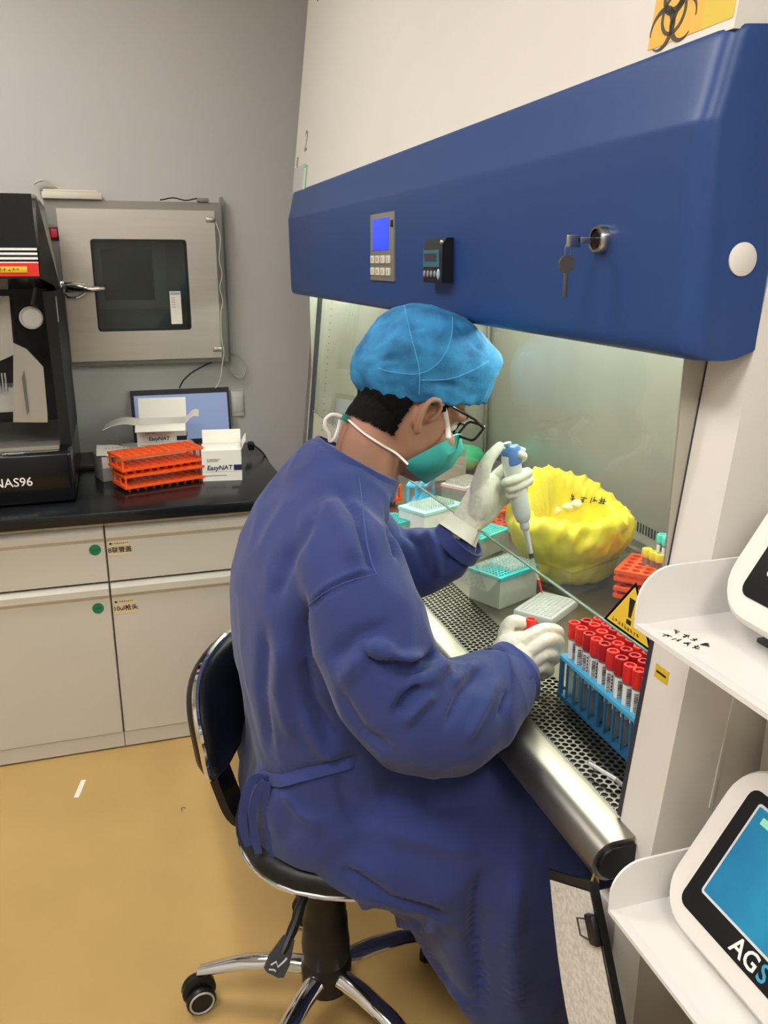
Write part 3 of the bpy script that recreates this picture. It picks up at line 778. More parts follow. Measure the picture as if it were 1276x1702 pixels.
# blue hood
BX = .556
prof = [(.640, 1.362), (.600, 1.3535), (.585, 1.352), (.576, 1.3522), (.568, 1.3535), (.562, 1.357), (.558, 1.362), (.5565, 1.370), (BX, 1.38), (BX - .0026, 1.560), (BX - .0029, 1.578), (BX - .0028, 1.5815), (BX - .0020, 1.5845), (BX - .0010, 1.588), (.560, 1.606), (.567, 1.638), (.5705, 1.653), (.572, 1.658), (.574, 1.662), (.5775, 1.6645), (.600, 1.6660), (.655, 1.668)]
rings = []
for y, s_ in ((CY0, .018), (CY0 + .002, .012), (CY0 + .005, .0075), (CY0 + .010, .0035), (CY0 + .017, .001), (CY0 + .026, 0.0), (CY0 + .045, 0.0), (CY1 - .045, 0), (CY1 - .028, 0), (CY1 - .018, .003), (CY1 - .012, .008), (CY1 - .010, .013)):
    rings.append([Vector((min(a + s_ * (1 if a < .63 else 0), .655), y, c)) for a, c in prof])
hood = part('blue_hood', B().loft(rings), M_blue, bsc, smooth=40)
p = atY(1233, 431, CY0)
part('end_button', B().lathe([(.0165, 0), (.0165, .0015), (.015, .0025), (0, .0028)], 28, frame((p.x, CY0 - .0002, p.z), (1, 0, 0), (0, 0, 1))), M_white, hood, label='white round cap')
def hx(u, v): return at(u, v, 0, BX - .002)
# control panel
a, c = hx(617, 361), hx(656, 470)
y0, y1, z0, z1 = c.y, a.y, hx(637, 467).z, hx(637, 354).z
cp = part('control_panel', B().bb(BX - .005, BX + .004, y0, y1, z0, z1, .0015), mat('panel_grey', '#7d7a70', .45), hood)
def inpanel(u0, u1, v0, v1): return (y1 + (y0 - y1) * u0, y1 + (y0 - y1) * u1, z1 + (z0 - z1) * v0, z1 + (z0 - z1) * v1)
ya, yb_, za, zb_ = inpanel(.14, .82, .08, .54)
part('lcd', B().bb(BX - .0062, BX - .0048, yb_, ya, zb_, za), M_screen, cp, label='bright blue screen')
ya, yb_, za, zb_ = inpanel(.88, .98, .12, .22)
part('sensor', B().bb(BX - .006, BX - .0048, yb_, ya, zb_, za, .0004), M_black, cp)
M_key = mat('key_cap', '#d8d6c4', .5)
for r in range(2):
    for k in range(4):
        ya, yb_, za, zb_ = inpanel(.05 + k * .225, .21 + k * .225, .62 + r * .18, .735 + r * .18)
        kb = part('button', B().bb(BX - .0075, BX - .0048, yb_, ya, zb_, za, .0006), M_key, cp)
        yc, zc_ = (ya + yb_) / 2, (za + zb_) / 2
        part('button_mark', B().bb(BX - .0079, BX - .0074, yc - .0022, yc + .0022, zc_ - .004, zc_ + .004), M_grey, cp)
# timer module
a, c = hx(722, 398), hx(752, 470)
y0, y1, z0, z1 = c.y, a.y, hx(737, 470).z, hx(737, 396).z
tm = part('timer', B().prism([(BX, z0), (BX - .022, z0), (BX - .022, z1 - .012), (BX - .014, z1), (BX, z1)], y0 - .0, y1, lambda p, z, d: (p, d, z)), M_black, hood)
part('timer_lcd', B().bb(BX - .0235, BX - .0218, y0 + .012, y1 - .001, z0 + (z1 - z0) * .36, z0 + (z1 - z0) * .74), mat('lcd_teal', '#3f6f80', .25), tm)
part('timer_digits', B().bb(BX - .0239, BX - .0234, y0 + .022, y1 - .008, z0 + (z1 - z0) * .48, z0 + (z1 - z0) * .66), mat('lcd_dig', '#3a3a48', .4), tm)
for k in range(5):
    yy = y1 - .007 - k * (y1 - y0 - .012) / 4.6
    part('timer_button', B().sph((BX - .0225, yy, z0 + (z1 - z0) * .20), (.003, .0042 + (.002 if k == 4 else 0), .006 + (.003 if k == 4 else 0)), 10), mat('tbtn%d' % (k == 4), '#9db9c8' if k == 4 else '#8a8a8c', .35), tm)
part('timer_knob', B().sph((BX - .018, y0 + .012, z1 - .007), .004, 8), mat('silver', '#c8c8c8', .3, .8), tm)
# lock and keys
p = hx(1001, 398)
M_nickel = mat('nickel', '#b9b7b2', .22, 1.0)
MX = frame((BX - .002, p.y, p.z), (0, 1, 0), (0, 0, 1)) @ Matrix.Rotation(PI, 4, 'Y')
lk = part('lock', B().lathe([(.0165, -.002), (.0165, .006), (.0145, .010), (.012, .010), (.0115, .006), (0, .006)], 28, MX), M_nickel, hood)
part('lock_core', B().lathe([(.0110, .004), (.0110, .008), (.009, .0095), (0, .0095)], 20, MX), M_blackgl, hood)
part('key', B().box((BX - .022, p.y, p.z - .001), (.026, .003, .007), None, .001).box((BX - .040, p.y, p.z - .002), (.018, .003, .014), None, .0012), M_nickel, hood, label='key in the lock')
part('key_ring', B().tube([Vector((BX - .045 + .004 * math.sin(a), p.y + .002, p.z - .012 + .009 * math.cos(a))) for a in np.linspace(0, 2 * PI, 16, endpoint=False)], .0008, 6, True), M_nickel, hood)
part('spare_key', B().cyl((BX - .046, p.y + .0008, p.z - .028), (BX - .046, p.y + .0032, p.z - .028), .0105, n=18).box((BX - .046, p.y + .002, p.z - .051), (.0055, .002, .030), None, .0006), mat('brass_dull', '#6f6c66', .4, .7), hood)
# stickers on the upper housing
def onU(u, v, off=0.0):
    d = ray(u, v); c = Vector((0, 0, CAM_H)); n = Vector((1, 0, -.12)); k = .574 - .12 * 1.655 - off
    return c + d * ((k - n.dot(c)) / n.dot(d))
uz = Vector((.12, 0, 1)).normalized(); un = Vector((-1, 0, .12)).normalized()
def ubox(p0, wy, hz, d0, d1):
    """rectangle on the upper housing: p0 top far corner, wy towards the near end, hz downwards"""
    pts = [p0, p0 - Vector((0, wy, 0)), p0 - Vector((0, wy, 0)) - uz * hz, p0 - uz * hz]
    return B().loft([[q + un * d0 for q in pts], [q + un * d1 for q in pts]])
a = onU(1076, 88); c = onU(1163, 58)
S1 = a.y - c.y
p0 = a + uz * .125
st = part('hazard_sticker', ubox(p0, S1, .123, .0002, .0006), mat('haz_or', '#e9b64a', .5), bsc, label='yellow biohazard sticker')
e_ = onU(1215, 45); S2 = c.y - max(e_.y, CY0 + .006)
part('side_sticker', ubox(p0 - Vector((0, S1, 0)), S2, .123, .0002, .0005), mat('haz_ye', '#dcc03e', .5), bsc, label='yellow sticker strip')
ctr = onU(1121, 22)
MS = frame(ctr + un * .0007, (0, -1, 0), uz)
def arc(b, cx, cy, ro, ri, ox, oy, a0, a1, d=.0005, n=28):
    """crescent between circle (c, ro) and circle (c+o, ri)"""
    o, i_ = [], []
    for k in range(n + 1):
        a = a0 + (a1 - a0) * k / n
        o.append((cx + ro * math.cos(a), cy + ro * math.sin(a)))
        i_.append((cx + ox + ri * math.cos(a), cy + oy + ri * math.sin(a)))
    rg = []
    for q, p in zip(o, i_):
        rg.append([MS @ Vector((q[0], q[1], 0)), MS @ Vector((q[0], q[1], d)), MS @ Vector((p[0], p[1], d)), MS @ Vector((p[0], p[1], 0))])
    return b.loft(rg)
b = B(); s = .0215
for k in range(3):
    th = PI / 2 + 2 * PI / 3 * k + .06
    dx, dy = math.cos(th), math.sin(th)
    arc(b, dx * s * .92, dy * s * .92, s, s * .80, dx * s * .17, dy * s * .17, th + .42, th + 2 * PI - .42)
arc(b, 0, 0, s * .98, s * .80, 0, 0, 0, 2 * PI - .001)
part('biohazard_symbol', b, mat('symbol_ink', '#4a4438', .6), bsc, smooth=0)
p = onU(509, 236)
part('number_mark', textmesh('2', .085, frame(p + un * .0008, (0, -1, 0), uz), .0004), mat('pencil', '#8b8780', .7), bsc, label='pencilled number 2')
p = onU(489, 252)
part('paper_label', ubox(onU(490, 280), .16, .085, .0003, .0007), mat('lab_grey', '#c4c3bf', .6), bsc)
part('green_border', ubox(onU(506, 276), .045, .10, .0002, .0010), mat('lab_green', '#6fc39a', .6), bsc)
part('paper_label', ubox(onU(506, 280), .030, .078, .0010, .0014), mat('lab_pale', '#d8ddd4', .6), bsc)
part('label_print', ubox(onU(494, 262), .02, .03, .0003, .0007), M_grey, bsc)
a = onU(528, 2)
part('name_plate', ubox(a + uz * .03, .10, .03, .0003, .002), M_dgrey, bsc)
# lamp inside the chamber
lampmat = mat('tube_lamp', '#ffffff', .4, emit='#f4fcf0', es=TUBE_STRENGTH)
part('lamp_tube', B().cyl((.86, IY0 + .12, 1.405), (.86, IY1 - .12, 1.405), .014, n=16), lampmat, bsc, label='lit fluorescent tube')
part('lamp_holder', B().bb(.84, .88, IY0 + .09, IY0 + .118, 1.385, 1.43, .003).bb(.84, .88, IY1 - .118, IY1 - .09, 1.385, 1.43, .003), M_white, bsc)
# stand
for x, y in ((.56, .765), (.56, 2.76), (1.33, .765), (1.33, 2.76)):
    part('stand_leg', B().bb(x - .022, x + .022, y - .022, y + .022, .0, .668, .003), M_white, bsc)
part('stand_rail', B().bb(1.31, 1.35, .79, 2.735, .18, .22), M_white, bsc)
for y in (.765, 2.76):
    part('stand_rail', B().bb(.583, 1.307, y - .018, y + .018, .10, .14), M_white, bsc)

part('stand_panel', B().bb(.584, 1.307, .757, .768, .142, .669), mat('panel_shade', '#cfcbc3', .4), bsc)
# ------------------------------------------------------------------ shelf rack with instruments
SH_Y1, SH_X0 = .700, .495
rack = thing('shelf_rack', 'white metal shelf rack carrying instruments beside the biosafety cabinet', 'shelf', (.72, .35, 0))
SHZ = (1.086, .722, .39)
for z in SHZ:
    # plate, far flange with a rounded corner, small left lip
    part('shelf', B().bb(SH_X0 + .012, .98, 0.10, SH_Y1, z - .004, z), M_white2, rack)
    rr = .040; hh = .062
    poly = [(SH_X0, z - .004), (.98, z - .004), (.98, z + hh)]
    for k in range(9):
        a = PI / 2 + PI / 2 * k / 8
        poly.append((SH_X0 + rr + rr * math.cos(a), z + hh - rr + rr * math.sin(a)))
    part('shelf_flange', B().prism(poly, SH_Y1 - .003, SH_Y1, lambda a, c, d: (a, d, c)), M_white2, rack)
    part('shelf_lip', B().prism([(SH_X0, z - .004), (SH_X0 + .013, z - .004), (SH_X0 + .013, z), (SH_X0 + .002, z + .0015), (SH_X0, z + .0015)], .10, SH_Y1 - .003, lambda a, c, d: (a, d, c)), M_white2, rack)
for x, y in ((.72, .712), (.962, .712), (.962, .12), (.72, .12)):
    part('post', B().bb(x - .012, x + .012, y - .010, y + .010, 0, 1.12, .002), mat('post_grey', '#c9c6bf', .4), rack)
nq = atZ(1134, 1066, SHZ[0])
part('note', B().box((nq.x, nq.y, SHZ[0] + .0003), (.030, .052, .0005), R(-16)), mat('tape_pale', '#efe6da', .5), rack, label='pale tape strip with black handwriting')
q = [(1105, 1060), (1093, 1073)]
for (u, v), n, sd in zip(((1124, 1052), (1110, 1057)), (4, 4), (31, 32)):
    p = atZ(u, v, SHZ[0])
    part('handwriting', scribble(B(), frame((p.x, p.y, SHZ[0] + .0007), (.30, -1, 0), (1, .3, 0)), n, .0100, sd, wd=.10), M_print, rack)

def instrument(zsh, label, yfar, yn, tilt=R(57), scr=True, xo=.521, zo=.021):
    t = thing('instrument', label, 'instrument', (xo + .15, (yfar + yn) / 2, zsh), 0, 'white instruments on the shelf rack')
    ct, sn = math.cos(tilt), math.sin(tilt)
    # face plane: origin f0, up direction fu, normal fn (towards -x)
    f0 = Vector((xo + .018, 0, zsh + zo)); fu = Vector((ct, 0, sn)); fn = Vector((-sn, 0, ct))
    L = .205
    def outline(o, r, rise=0):
        """rounded outline on the face: o shrinks it"""
        hw = (yfar - yn) / 2 - o; hh = L / 2 - o
        return [f0 + fu * (L / 2 + b_) + Vector((0, (yfar + yn) / 2 - a_, 0)) + fn * rise for a_, b_ in rrect(2 * hw, 2 * hh, r, 7)]
    def drop(pts, d, sx=1.0):
        return [p - fn * d for p in pts]
    part('case', B().loft([drop(outline(.010, .045), .045), drop(outline(.0, .05), .036), outline(.0, .05, -.006), outline(.004, .047, 0.0), outline(.010, .042, .0008)]), M_case, t, smooth=40)
    part('case_body', B().prism([(xo + .085, zsh + .004), (xo + .085, zsh + zo + .060), (xo + .155, zsh + zo + .165), (xo + .33, zsh + zo + .165), (xo + .33, zsh + .004)], yn + .012, yfar - .012, lambda a, c, d: (a, d, c)), M_case, t)
    part('foot_strip', B().bb(xo + .06, xo + .30, yn + .03, yfar - .03, zsh, zsh + .0045), M_dgrey, t)
    def fp(a, s, rise): return f0 + fu * s + Vector((0, a, 0)) + fn * rise
    def frect(y0, y1, s0, s1, r, d0, d1):
        pts = [( (y0 + y1) / 2 - a_, (s0 + s1) / 2 + b_) for a_, b_ in rrect(abs(y1 - y0), s1 - s0, r, 4)]
        return B().loft([[fp(a_, b_, d0) for a_, b_ in pts], [fp(a_, b_, d1) for a_, b_ in pts]])
    bz = part('bezel', frect(yn + .022, yfar - .030, .024, .178, .012, .0009, .0022), M_blackgl, t, label='black glossy bezel')
    if scr:
        part('screen_rim', frect(yn + .040, yfar - .048, .050, .168, .004, .0022, .0032), mat('rim_w', '#d9dadb', .3), bz)
        sm = MATS.get('touch_lcd')
        if not sm:
            sm = mat('touch_lcd', '#1f7fa4', .25, col2='#0e4f86', vscale=9, emit='#1f8fb4', es=.28)
        part('screen', frect(yn + .043, yfar - .051, .053, .165, .002, .0032, .0036), sm, bz, label='lit blue touch screen')
        part('icon', frect(yfar - .078, yfar - .062, .150, .158, .001, .0036, .0039), mat('icon_green', '#8fcfb4', .4, emit='#7fd0b0', es=.3), bz)
        part('icon', frect(yfar - .15, yfar - .11, .142, .155, .001, .0036, .0039), mat('icon_navy', '#123a6a', .4), bz)
        for txt, m, dy in (('AG', M_printw, 0.0), ('S', mat('logo_cyan', '#3fa0c8', .4), .0262)):
            me = textmesh(txt, .026, frame(fp(yfar - .128 - dy, .0370, .0024), (0, -1, 0), fu), .0004, .0004)
            part('lettering', me, m, bz, label='lettering ' + txt)
    return t
instrument(SHZ[1], 'white instrument with lit blue touch screen on the middle shelf', .680, .30)
instrument(SHZ[0], 'white instrument with black screen bezel on the top shelf', .655, .28, xo=.527, zo=.036)
instrument(SHZ[2], 'white instrument with dark bezel on the lowest shelf', .680, .30)

# ------------------------------------------------------------------ clipboard hanging from the arm rest
t = thing('clipboard', 'black clipboard with white paper hanging at the end of the arm rest', 'clipboard', (.503, .78, .36))
CO = Vector((.503, .746, .722)); cdn = Vector((0, -.52, -.854)); cac = Vector((0, .854, -.52)); cxn = Vector((-1, 0, 0))
def cbq(a0, a1, d0, d1, x0, x1):
    pts = [(a0, d0), (a1, d0), (a1, d1), (a0, d1)]
    return B().loft([[CO + cac * a + cdn * d + cxn * x for a, d in pts] for x in (x0, x1)])
part('board', cbq(.0, .125, .0, .31, -.002, .002), M_black, t)
part('edge', cbq(-.004, .0, .0, .31, -.004, .006), M_blackgl, t)
rows = []
for i in range(10):
    d = .012 + i * .031
    rows.append([CO + cac * (.006 + .022 * j) + cdn * d + cxn * (.004 + .012 * math.sin(i * .3) * (j / 5)) for j in range(6)])
part('paper', B().sheet(rows, .0012), mat('paper_speck', '#dcd8d0', .8, var=.30, vscale=160), t)
for d in (.055, .185):
    p = CO + cdn * d + cac * .010 + cxn * .007
    part('binder_clip', B().box(p, (.012, .020, .036), Matrix.Rotation(-.546, 4, 'X'), .003), M_black, t)
    part('clip_wire', B().tube([p + cxn * .005 + cac * .008 - cdn * .012, p + cxn * .006 + cac * .028 - cdn * .01, p + cxn * .006 + cac * .028 + cdn * .01, p + cxn * .005 + cac * .008 + cdn * .012], .0012, 6), M_dgrey, t)
part('hook', B().tube([CO + cdn * .012, CO + Vector((.002, .006, -.004)), CO + Vector((.008, .012, -.002)), CO + Vector((.016, .018, -.010)), CO + Vector((.020, .020, -.022))], .0020, 8), mat('brass', '#b49a5a', .3, 1.0), t)
# ------------------------------------------------------------------ swivel chair
CH = Vector((.292, 1.31, 0)); CD = R(-25)
chair = thing('office_chair', 'black swivel chair with chrome rim and chrome five-star base', 'chair', CH)
M_vinyl = mat('black_vinyl', '#0d0f12', .42, bump=.06, bscale=220)
cdir = Vector((math.cos(CD), math.sin(CD), 0)); cside = Vector((-math.sin(CD), math.cos(CD), 0))
# base
hub = part('hub', B().lathe([(.030, .075), (.048, .085), (.050, .135), (.040, .165), (.034, .17)], 24, Matrix.Translation(CH)), M_black, chair)
legs = [156, 228, 300, 12, 84]
for a in legs:
    d = Vector((math.cos(R(a)), math.sin(R(a)), 0)); s = Vector((-d.y, d.x, 0))
    rings = []
    for r, z, wd, h in ((.035, .118, .020, .022), (.10, .122, .020, .018), (.17, .112, .019, .014), (.225, .094, .017, .011), (.262, .082, .014, .008)):
        c = CH + d * r + Vector((0, 0, z))
        rings.append([c + s * wd * math.cos(k * PI / 6) + Vector((0, 0, h * math.sin(k * PI / 6) * (1 if k < 7 else .7))) for k in range(12)])
    lg = part('leg', B().loft(rings), M_chrome, chair)
    e = CH + d * .252; w = e + d * .0
    ca = R(a) + .9 + .4 * math.sin(a)
    cd = Vector((math.cos(ca), math.sin(ca), 0)); cs = Vector((-cd.y, cd.x, 0))
    rr = .030; wc = w + cd * .012
    cst = part('caster', B().cyl(w + Vector((0, 0, .05)), w + Vector((0, 0, .083)), .008, n=10)
               .lathe([(.004, -.011), (.027, -.011), (.034, -.007), (.034, .007), (.027, .011), (.004, .011)], 20, frame(wc + Vector((0, 0, rr + .012)), cd, (0, 0, 1))), M_black, chair)
    for q in (-1, 1):
        part('wheel', B().lathe([(.006, -.007), (.028, -.007), (.030, -.004), (.030, .004), (.028, .007), (.006, .007)], 22, frame(wc + cs * .0195 * q + Vector((0, 0, rr)), cd, (0, 0, 1))), M_black, cst)
        part('wheel_ring', B().tube([wc + cs * (.0272 * q) + Vector((0, 0, rr)) + (cd * math.cos(k) + Vector((0, 0, 1)) * math.sin(k)) * .0235 for k in np.linspace(0, 2 * PI, 24, endpoint=False)], .0022, 6, True), mat('ring_grey', '#b8b8b6', .35), cst)
part('gas_column', B().lathe([(.020, .165), (.020, .35), (.029, .352), (.029, .44), (.024, .452)], 24, Matrix.Translation(CH)), M_black, chair)
prof = [(.046, .150), (.047, .185), (.044, .215), (.043, .245), (.0395, .252), (.041, .262), (.0385, .272), (.040, .284), (.037, .296), (.0375, .315), (.034, .330), (.0340, .352), (.031, .356)]
part('column_cover', B().lathe(prof, 28, Matrix.Translation(CH)), mat('cover_black', '#141416', .45), chair, smooth=50)
# seat
SC_ = CH + cdir * .045; ZSEAT = .497
def superring(c, ax, ay, a, b_, z, n=36, e=2.6, back=0):
    out = []
    for k in range(n):
        t = 2 * PI * k / n; ct, st = math.cos(t), math.sin(t)
        x = a * abs(ct) ** (2 / e) * (1 if ct > 0 else -1); y = b_ * abs(st) ** (2 / e) * (1 if st > 0 else -1)
        lift = back * max(0, -x / a) ** 2
        out.append(c + ax * x + ay * y + Vector((0, 0, z + lift)))
    return out
part('seat', B().loft([superring(SC_, cdir, cside, .15, .16, .455, back=.03), superring(SC_, cdir, cside, .188, .198, .460, back=.035), superring(SC_, cdir, cside, .192, .202, .478, back=.035), superring(SC_, cdir, cside, .175, .185, ZSEAT, back=.03), superring(SC_, cdir, cside, .12, .13, ZSEAT + .002, back=.01)]), M_vinyl, chair, smooth=60)
part('seat_rim', B().tube(superring(SC_, cdir, cside, .189, .199, .461, back=.035), .0040, 8, True), M_chrome, chair)
part('seat_plate', B().box(CH + Vector((0, 0, .442)), (.16, .12, .022), CD, .004), M_black, chair)
# lever with tag
q0 = atY(507, 1482, 1.19); q1 = atY(486, 1545, 1.16); q2 = atY(460, 1604, 1.13)
P, _ = smooth_path([q0, q1, q2], [1] * 3, 5)
lv = part('lever', B().tube(P[:9], [.008 + .0012 * (i % 2) for i in range(9)], 10), M_black, chair)
pdir = (q2 - q1).normalized(); ps = Vector((1, 0, 0)); ps = (ps - pdir * ps.dot(pdir)).normalized()
pn = pdir.cross(ps)
pts = []
def pad(d, off): return [q2 + ps * a + pdir * (b_) + pn * off for a, b_ in ((-.010, -.045), (.010, -.045), (.019, -.008), (.018, .012), (.010, .016), (-.010, .016), (-.018, .012), (-.019, -.008))]
part('lever_pad', B().loft([pad(0, -.006), pad(0, .006)]), M_black, lv)
b = B()
zz = [(-.010, .004), (-.004, -.004), (.002, .002), (.008, -.010), (.010, -.016)]
sgn = 1 if (pn.y < 0) else -1
b.tube([q2 + ps * a + pdir * c + pn * sgn * .0065 for a, c in zz], .0016, 6)
b.tube([q2 + ps * a + pdir * c + pn * sgn * .0065 for a, c in ((-.010, .011), (-.002, .008), (.002, .009))], .0014, 6)
part('pad_print', b, mat('pad_white', '#c9c9c6', .5), lv)
# backrest
BC = Vector((.142, 1.390, .690)); bh, bw = .098, .165
def bpt(a, b_, off):
    y = bw * a; z = bh * b_
    return BC + cside * y + Vector((0, 0, z)) - cdir * (.010 * b_ * b_ + .012 * b_) + cdir * (off + .45 * y * y)
def bring(s, off, n=40):
    out = []
    for k in range(n):
        t = 2 * PI * k / n; ct, st = math.cos(t), math.sin(t); e = 2.8
        out.append(bpt(s * abs(ct) ** (2 / e) * (1 if ct > 0 else -1), s * abs(st) ** (2 / e) * (1 if st > 0 else -1), off))
    return out
bk = part('backrest', B().loft([bring(.5, -.030), bring(.9, -.026), bring(.985, -.014), bring(.985, .004), bring(.90, .014), bring(.5, .018), bring(.15, .018)]), M_vinyl, chair, smooth=60)
part('backrest_rim', B().tube(bring(1.0, -.004), .0065, 8, True), M_chrome, bk)
sp0 = BC - cdir * .037 + Vector((0, 0, -.01))
sp = [sp0, CH - cdir * .200 + Vector((0, 0, .585)), CH - cdir * .186 + Vector((0, 0, .52)), CH - cdir * .160 + Vector((0, 0, .462)), CH - cdir * .10 + Vector((0, 0, .444)), CH - cdir * .04 + Vector((0, 0, .440))]
P, _ = smooth_path(sp, [1] * 6, 5)
part('back_bracket', B().loft([[p + cside * a * .032 + (P[min(i + 1, len(P) - 1)] - P[max(i - 1, 0)]).normalized().cross(cside) * c * .008 for a, c in ((-1, -1), (1, -1), (1, 1), (-1, 1))] for i, p in enumerate(P)]), M_black, chair, smooth=50)
# ------------------------------------------------------------------ person
from mathutils.bvhtree import BVHTree
person = thing('person', 'person in blue gown, cap, mask and white gloves pipetting at the cabinet', 'person', (.33, 1.31, 0))
M_skin = mat('skin', '#a57a62', .5, var=.10, vscale=30, sss=.15, bump=.05, bscale=300)
M_gown = mat('gown_blue', '#2d3b76', .85, var=.14, vscale=9, sheen=.15, bump=.25, bscale=420)
M_glove = mat('glove_latex', '#dedccc', .45, var=.06, vscale=25, sss=.1, bump=.10, bscale=120)
M_hair = mat('hair_black', '#060505', .75, spec=.15, bump=.4, bscale=350, stretch=(1, 1, .25))
M_cap = mat('cap_blue', '#3389c0', .8, col2='#20618f', vscale=28, bump=.35, bscale=200)
M_capseam = mat('cap_seam', '#4fa4d6', .75)
M_mask = mat('mask_teal', '#2f9a94', .7, var=.12, vscale=18, bump=.15, bscale=300)
M_strap = mat('strap_white', '#e6dedb', .7)
YC = 1.315

def ellring(cx, cy, z, a, b_, n=48, e=2.3, tilt=0.0):
    out = []
    for k in range(n):
        t = 2 * PI * k / n; ct, st = math.cos(t), math.sin(t)
        x = a * abs(ct) ** (2 / e) * (1 if ct > 0 else -1); y = b_ * abs(st) ** (2 / e) * (1 if st > 0 else -1)
        out.append(Vector((cx + x, cy + y, z + tilt * x)))
    return out

# ---- head frame
HP, HY = R(31), R(10)
Rh = Matrix.Rotation(HY, 4, 'Z') @ Matrix.Rotation(HP, 4, 'Y')
ear = atY(706, 690, 1.258)
HC = ear - (Rh @ Vector((-.004, -.074, -.004)))
MH = Matrix.Translation(HC) @ Rh
def hl(x, y, z): return MH @ Vector((x, y, z))
HEAD = [(-.104, .028, .078, .020), (-.095, .004, .092, .038), (-.078, -.03, .096, .052), (-.055, -.058, .095, .061), (-.025, -.076, .091, .066),
        (.008, -.090, .086, .070), (.04, -.097, .092, .074), (.07, -.094, .090, .073), (.098, -.078, .073, .061), (.116, -.045, .045, .036)]
def head_shape(b):
    rg = []
    for z, x0, x1, hw in HEAD:
        rg.append([MH @ p for p in ellring((x0 + x1) / 2, 0, z, (x1 - x0) / 2, hw, 36, 2.25)])
    b.loft(rg)
    # nose, brow, cheek bones
    b.limb([hl(.088, 0, .02), hl(.100, 0, -.005), hl(.112, 0, -.026)], [.008, .010, .013], 12)
    for s in (-1, 1):
        b.sph(hl(.070, .038 * s, -.022), (.024, .022, .020), 14)
        b.limb([hl(.082, .012 * s, .030), hl(.078, .045 * s, .030), hl(.058, .064 * s, .024)], [.010, .011, .009], 10)
        # ear: rim, back shell, lobe
        P = [hl(x, s * y, z) for x, y, z in ((.008, .074, -.010), (.012, .080, .006), (.008, .086, .019), (-.004, .091, .025), (-.017, .092, .019), (-.021, .090, .002), (-.016, .085, -.018), (-.006, .078, -.032))]
        b.limb(P, [.0045, .0045, .0046, .005, .0052, .005, .0056, .0075], 10)
        b.limb([hl(-.010, s * .070, -.02), hl(-.012, s * .0715, .012)], [.008, .010], 12)
        b.limb([hl(-.012, s * .076, .014), hl(-.012, s * .078, -.006), hl(-.004, s * .074, -.022)], [.004, .0045, .004], 8)
    return b
b = head_shape(B())
# neck and the body under the gown, all one skin surface
b.limb([(.345, YC, 1.055), (.375, YC + .002, 1.105), hl(-.030, 0, -.070), hl(-.022, 0, -.03)], [.070, .058, .055, .058], 24)
RSH, LSH = Vector((.315, 1.185, 1.02)), Vector((.345, 1.445, 1.01))
b.loft([ellring(.27, YC, .53, .11, .15), ellring(.27, YC, .62, .10, .14), ellring(.265, YC, .75, .095, .14), ellring(.28, YC, .90, .09, .145), ellring(.315, YC, 1.00, .075, .13), ellring(.34, YC, 1.06, .05, .08)])
RARM = [RSH, Vector((.335, 1.085, .93)), Vector((.385, 1.045, .805)), Vector((.46, 1.075, .795)), Vector((.555, 1.115, .815))]
LWR = Vector((.566, 1.399, .930))
LARM = [LSH, Vector((.41, 1.485, .95)), Vector((.475, 1.47, .878)), Vector((.53, 1.43, .91)), LWR]
b.limb(RARM, [.038, .042, .040, .036, .028], 14); b.limb(LARM, [.038, .042, .038, .034, .022], 14)
KN = [Vector((.655, 1.13, .545)), Vector((.655, 1.45, .545))]
for k, s in ((0, -1), (1, 1)):
    b.limb([(.27, YC + .09 * s, .575), (.45, YC + .13 * s, .565), KN[k], (.665, KN[k].y, .40), (.66, KN[k].y, .10)], [.085, .075, .058, .050, .036], 14)
body = remesh(b, .0034, 5, 'body')
body_bvh = BVHTree.FromPolygons([v.co for v in body.vertices], [tuple(p.vertices) for p in body.polygons])
Minv = MH.inverted()
def shell(me, keep, off, name, nz=0.0):
    """offset copy of the faces whose centre passes keep(local head point)"""
    bm = bmesh.new(); bm.from_mesh(me)
    bm.verts.ensure_lookup_table()
    loc = [Minv @ v.co for v in bm.verts]
    for i, v in enumerate(bm.verts): v.tag = keep(loc[i])
    bmesh.ops.delete(bm, geom=[v for v in bm.verts if not v.tag], context='VERTS')
    bm.normal_update()
    for v in bm.verts: v.co += v.normal * (off + nz * noise.noise(v.co * 140))
    out = bpy.data.meshes.new(name); bm.to_mesh(out); bm.free(); out.shade_smooth()
    return out
def is_hair(p):
    if abs(p.y) > .0745 or p.z > .11: return False
    j = .004 * noise.noise(p * 90)
    if p.x < -.028: return p.z > -.060 + j + .25 * max(0, -.05 - p.x) * 0
    if p.x < -.018: return p.z > .02 + j
    if p.x < .040: return p.z > .034 + j if p.x < .016 else p.z > .012 + j + max(0, p.x - .026) * 2.5
    return p.z > .062 + j
hair = shell(body, is_hair, .0045, 'hair', .0016)
brow = shell(body, lambda p: p.x > .05 and .018 < abs(p.y) < .060 and abs(p.z - .0335 + .10 * (abs(p.y) - .035)) < .0042, .0016, 'eyebrow')
bo = part('body', body, M_skin, person)
part('hair', hair, M_hair, person)
part('eyebrow', brow, M_hair, bo)
for s in (-1, 1):
    part('eye', B().sph(hl(.0735, .033 * s, .010), .0125, 14), mat('eye_white', '#d8d2cc', .2), bo)
    part('iris', B().sph(hl(.0825, .033 * s, .008), .0055, 10), mat('iris_dark', '#1a1210', .2), bo)

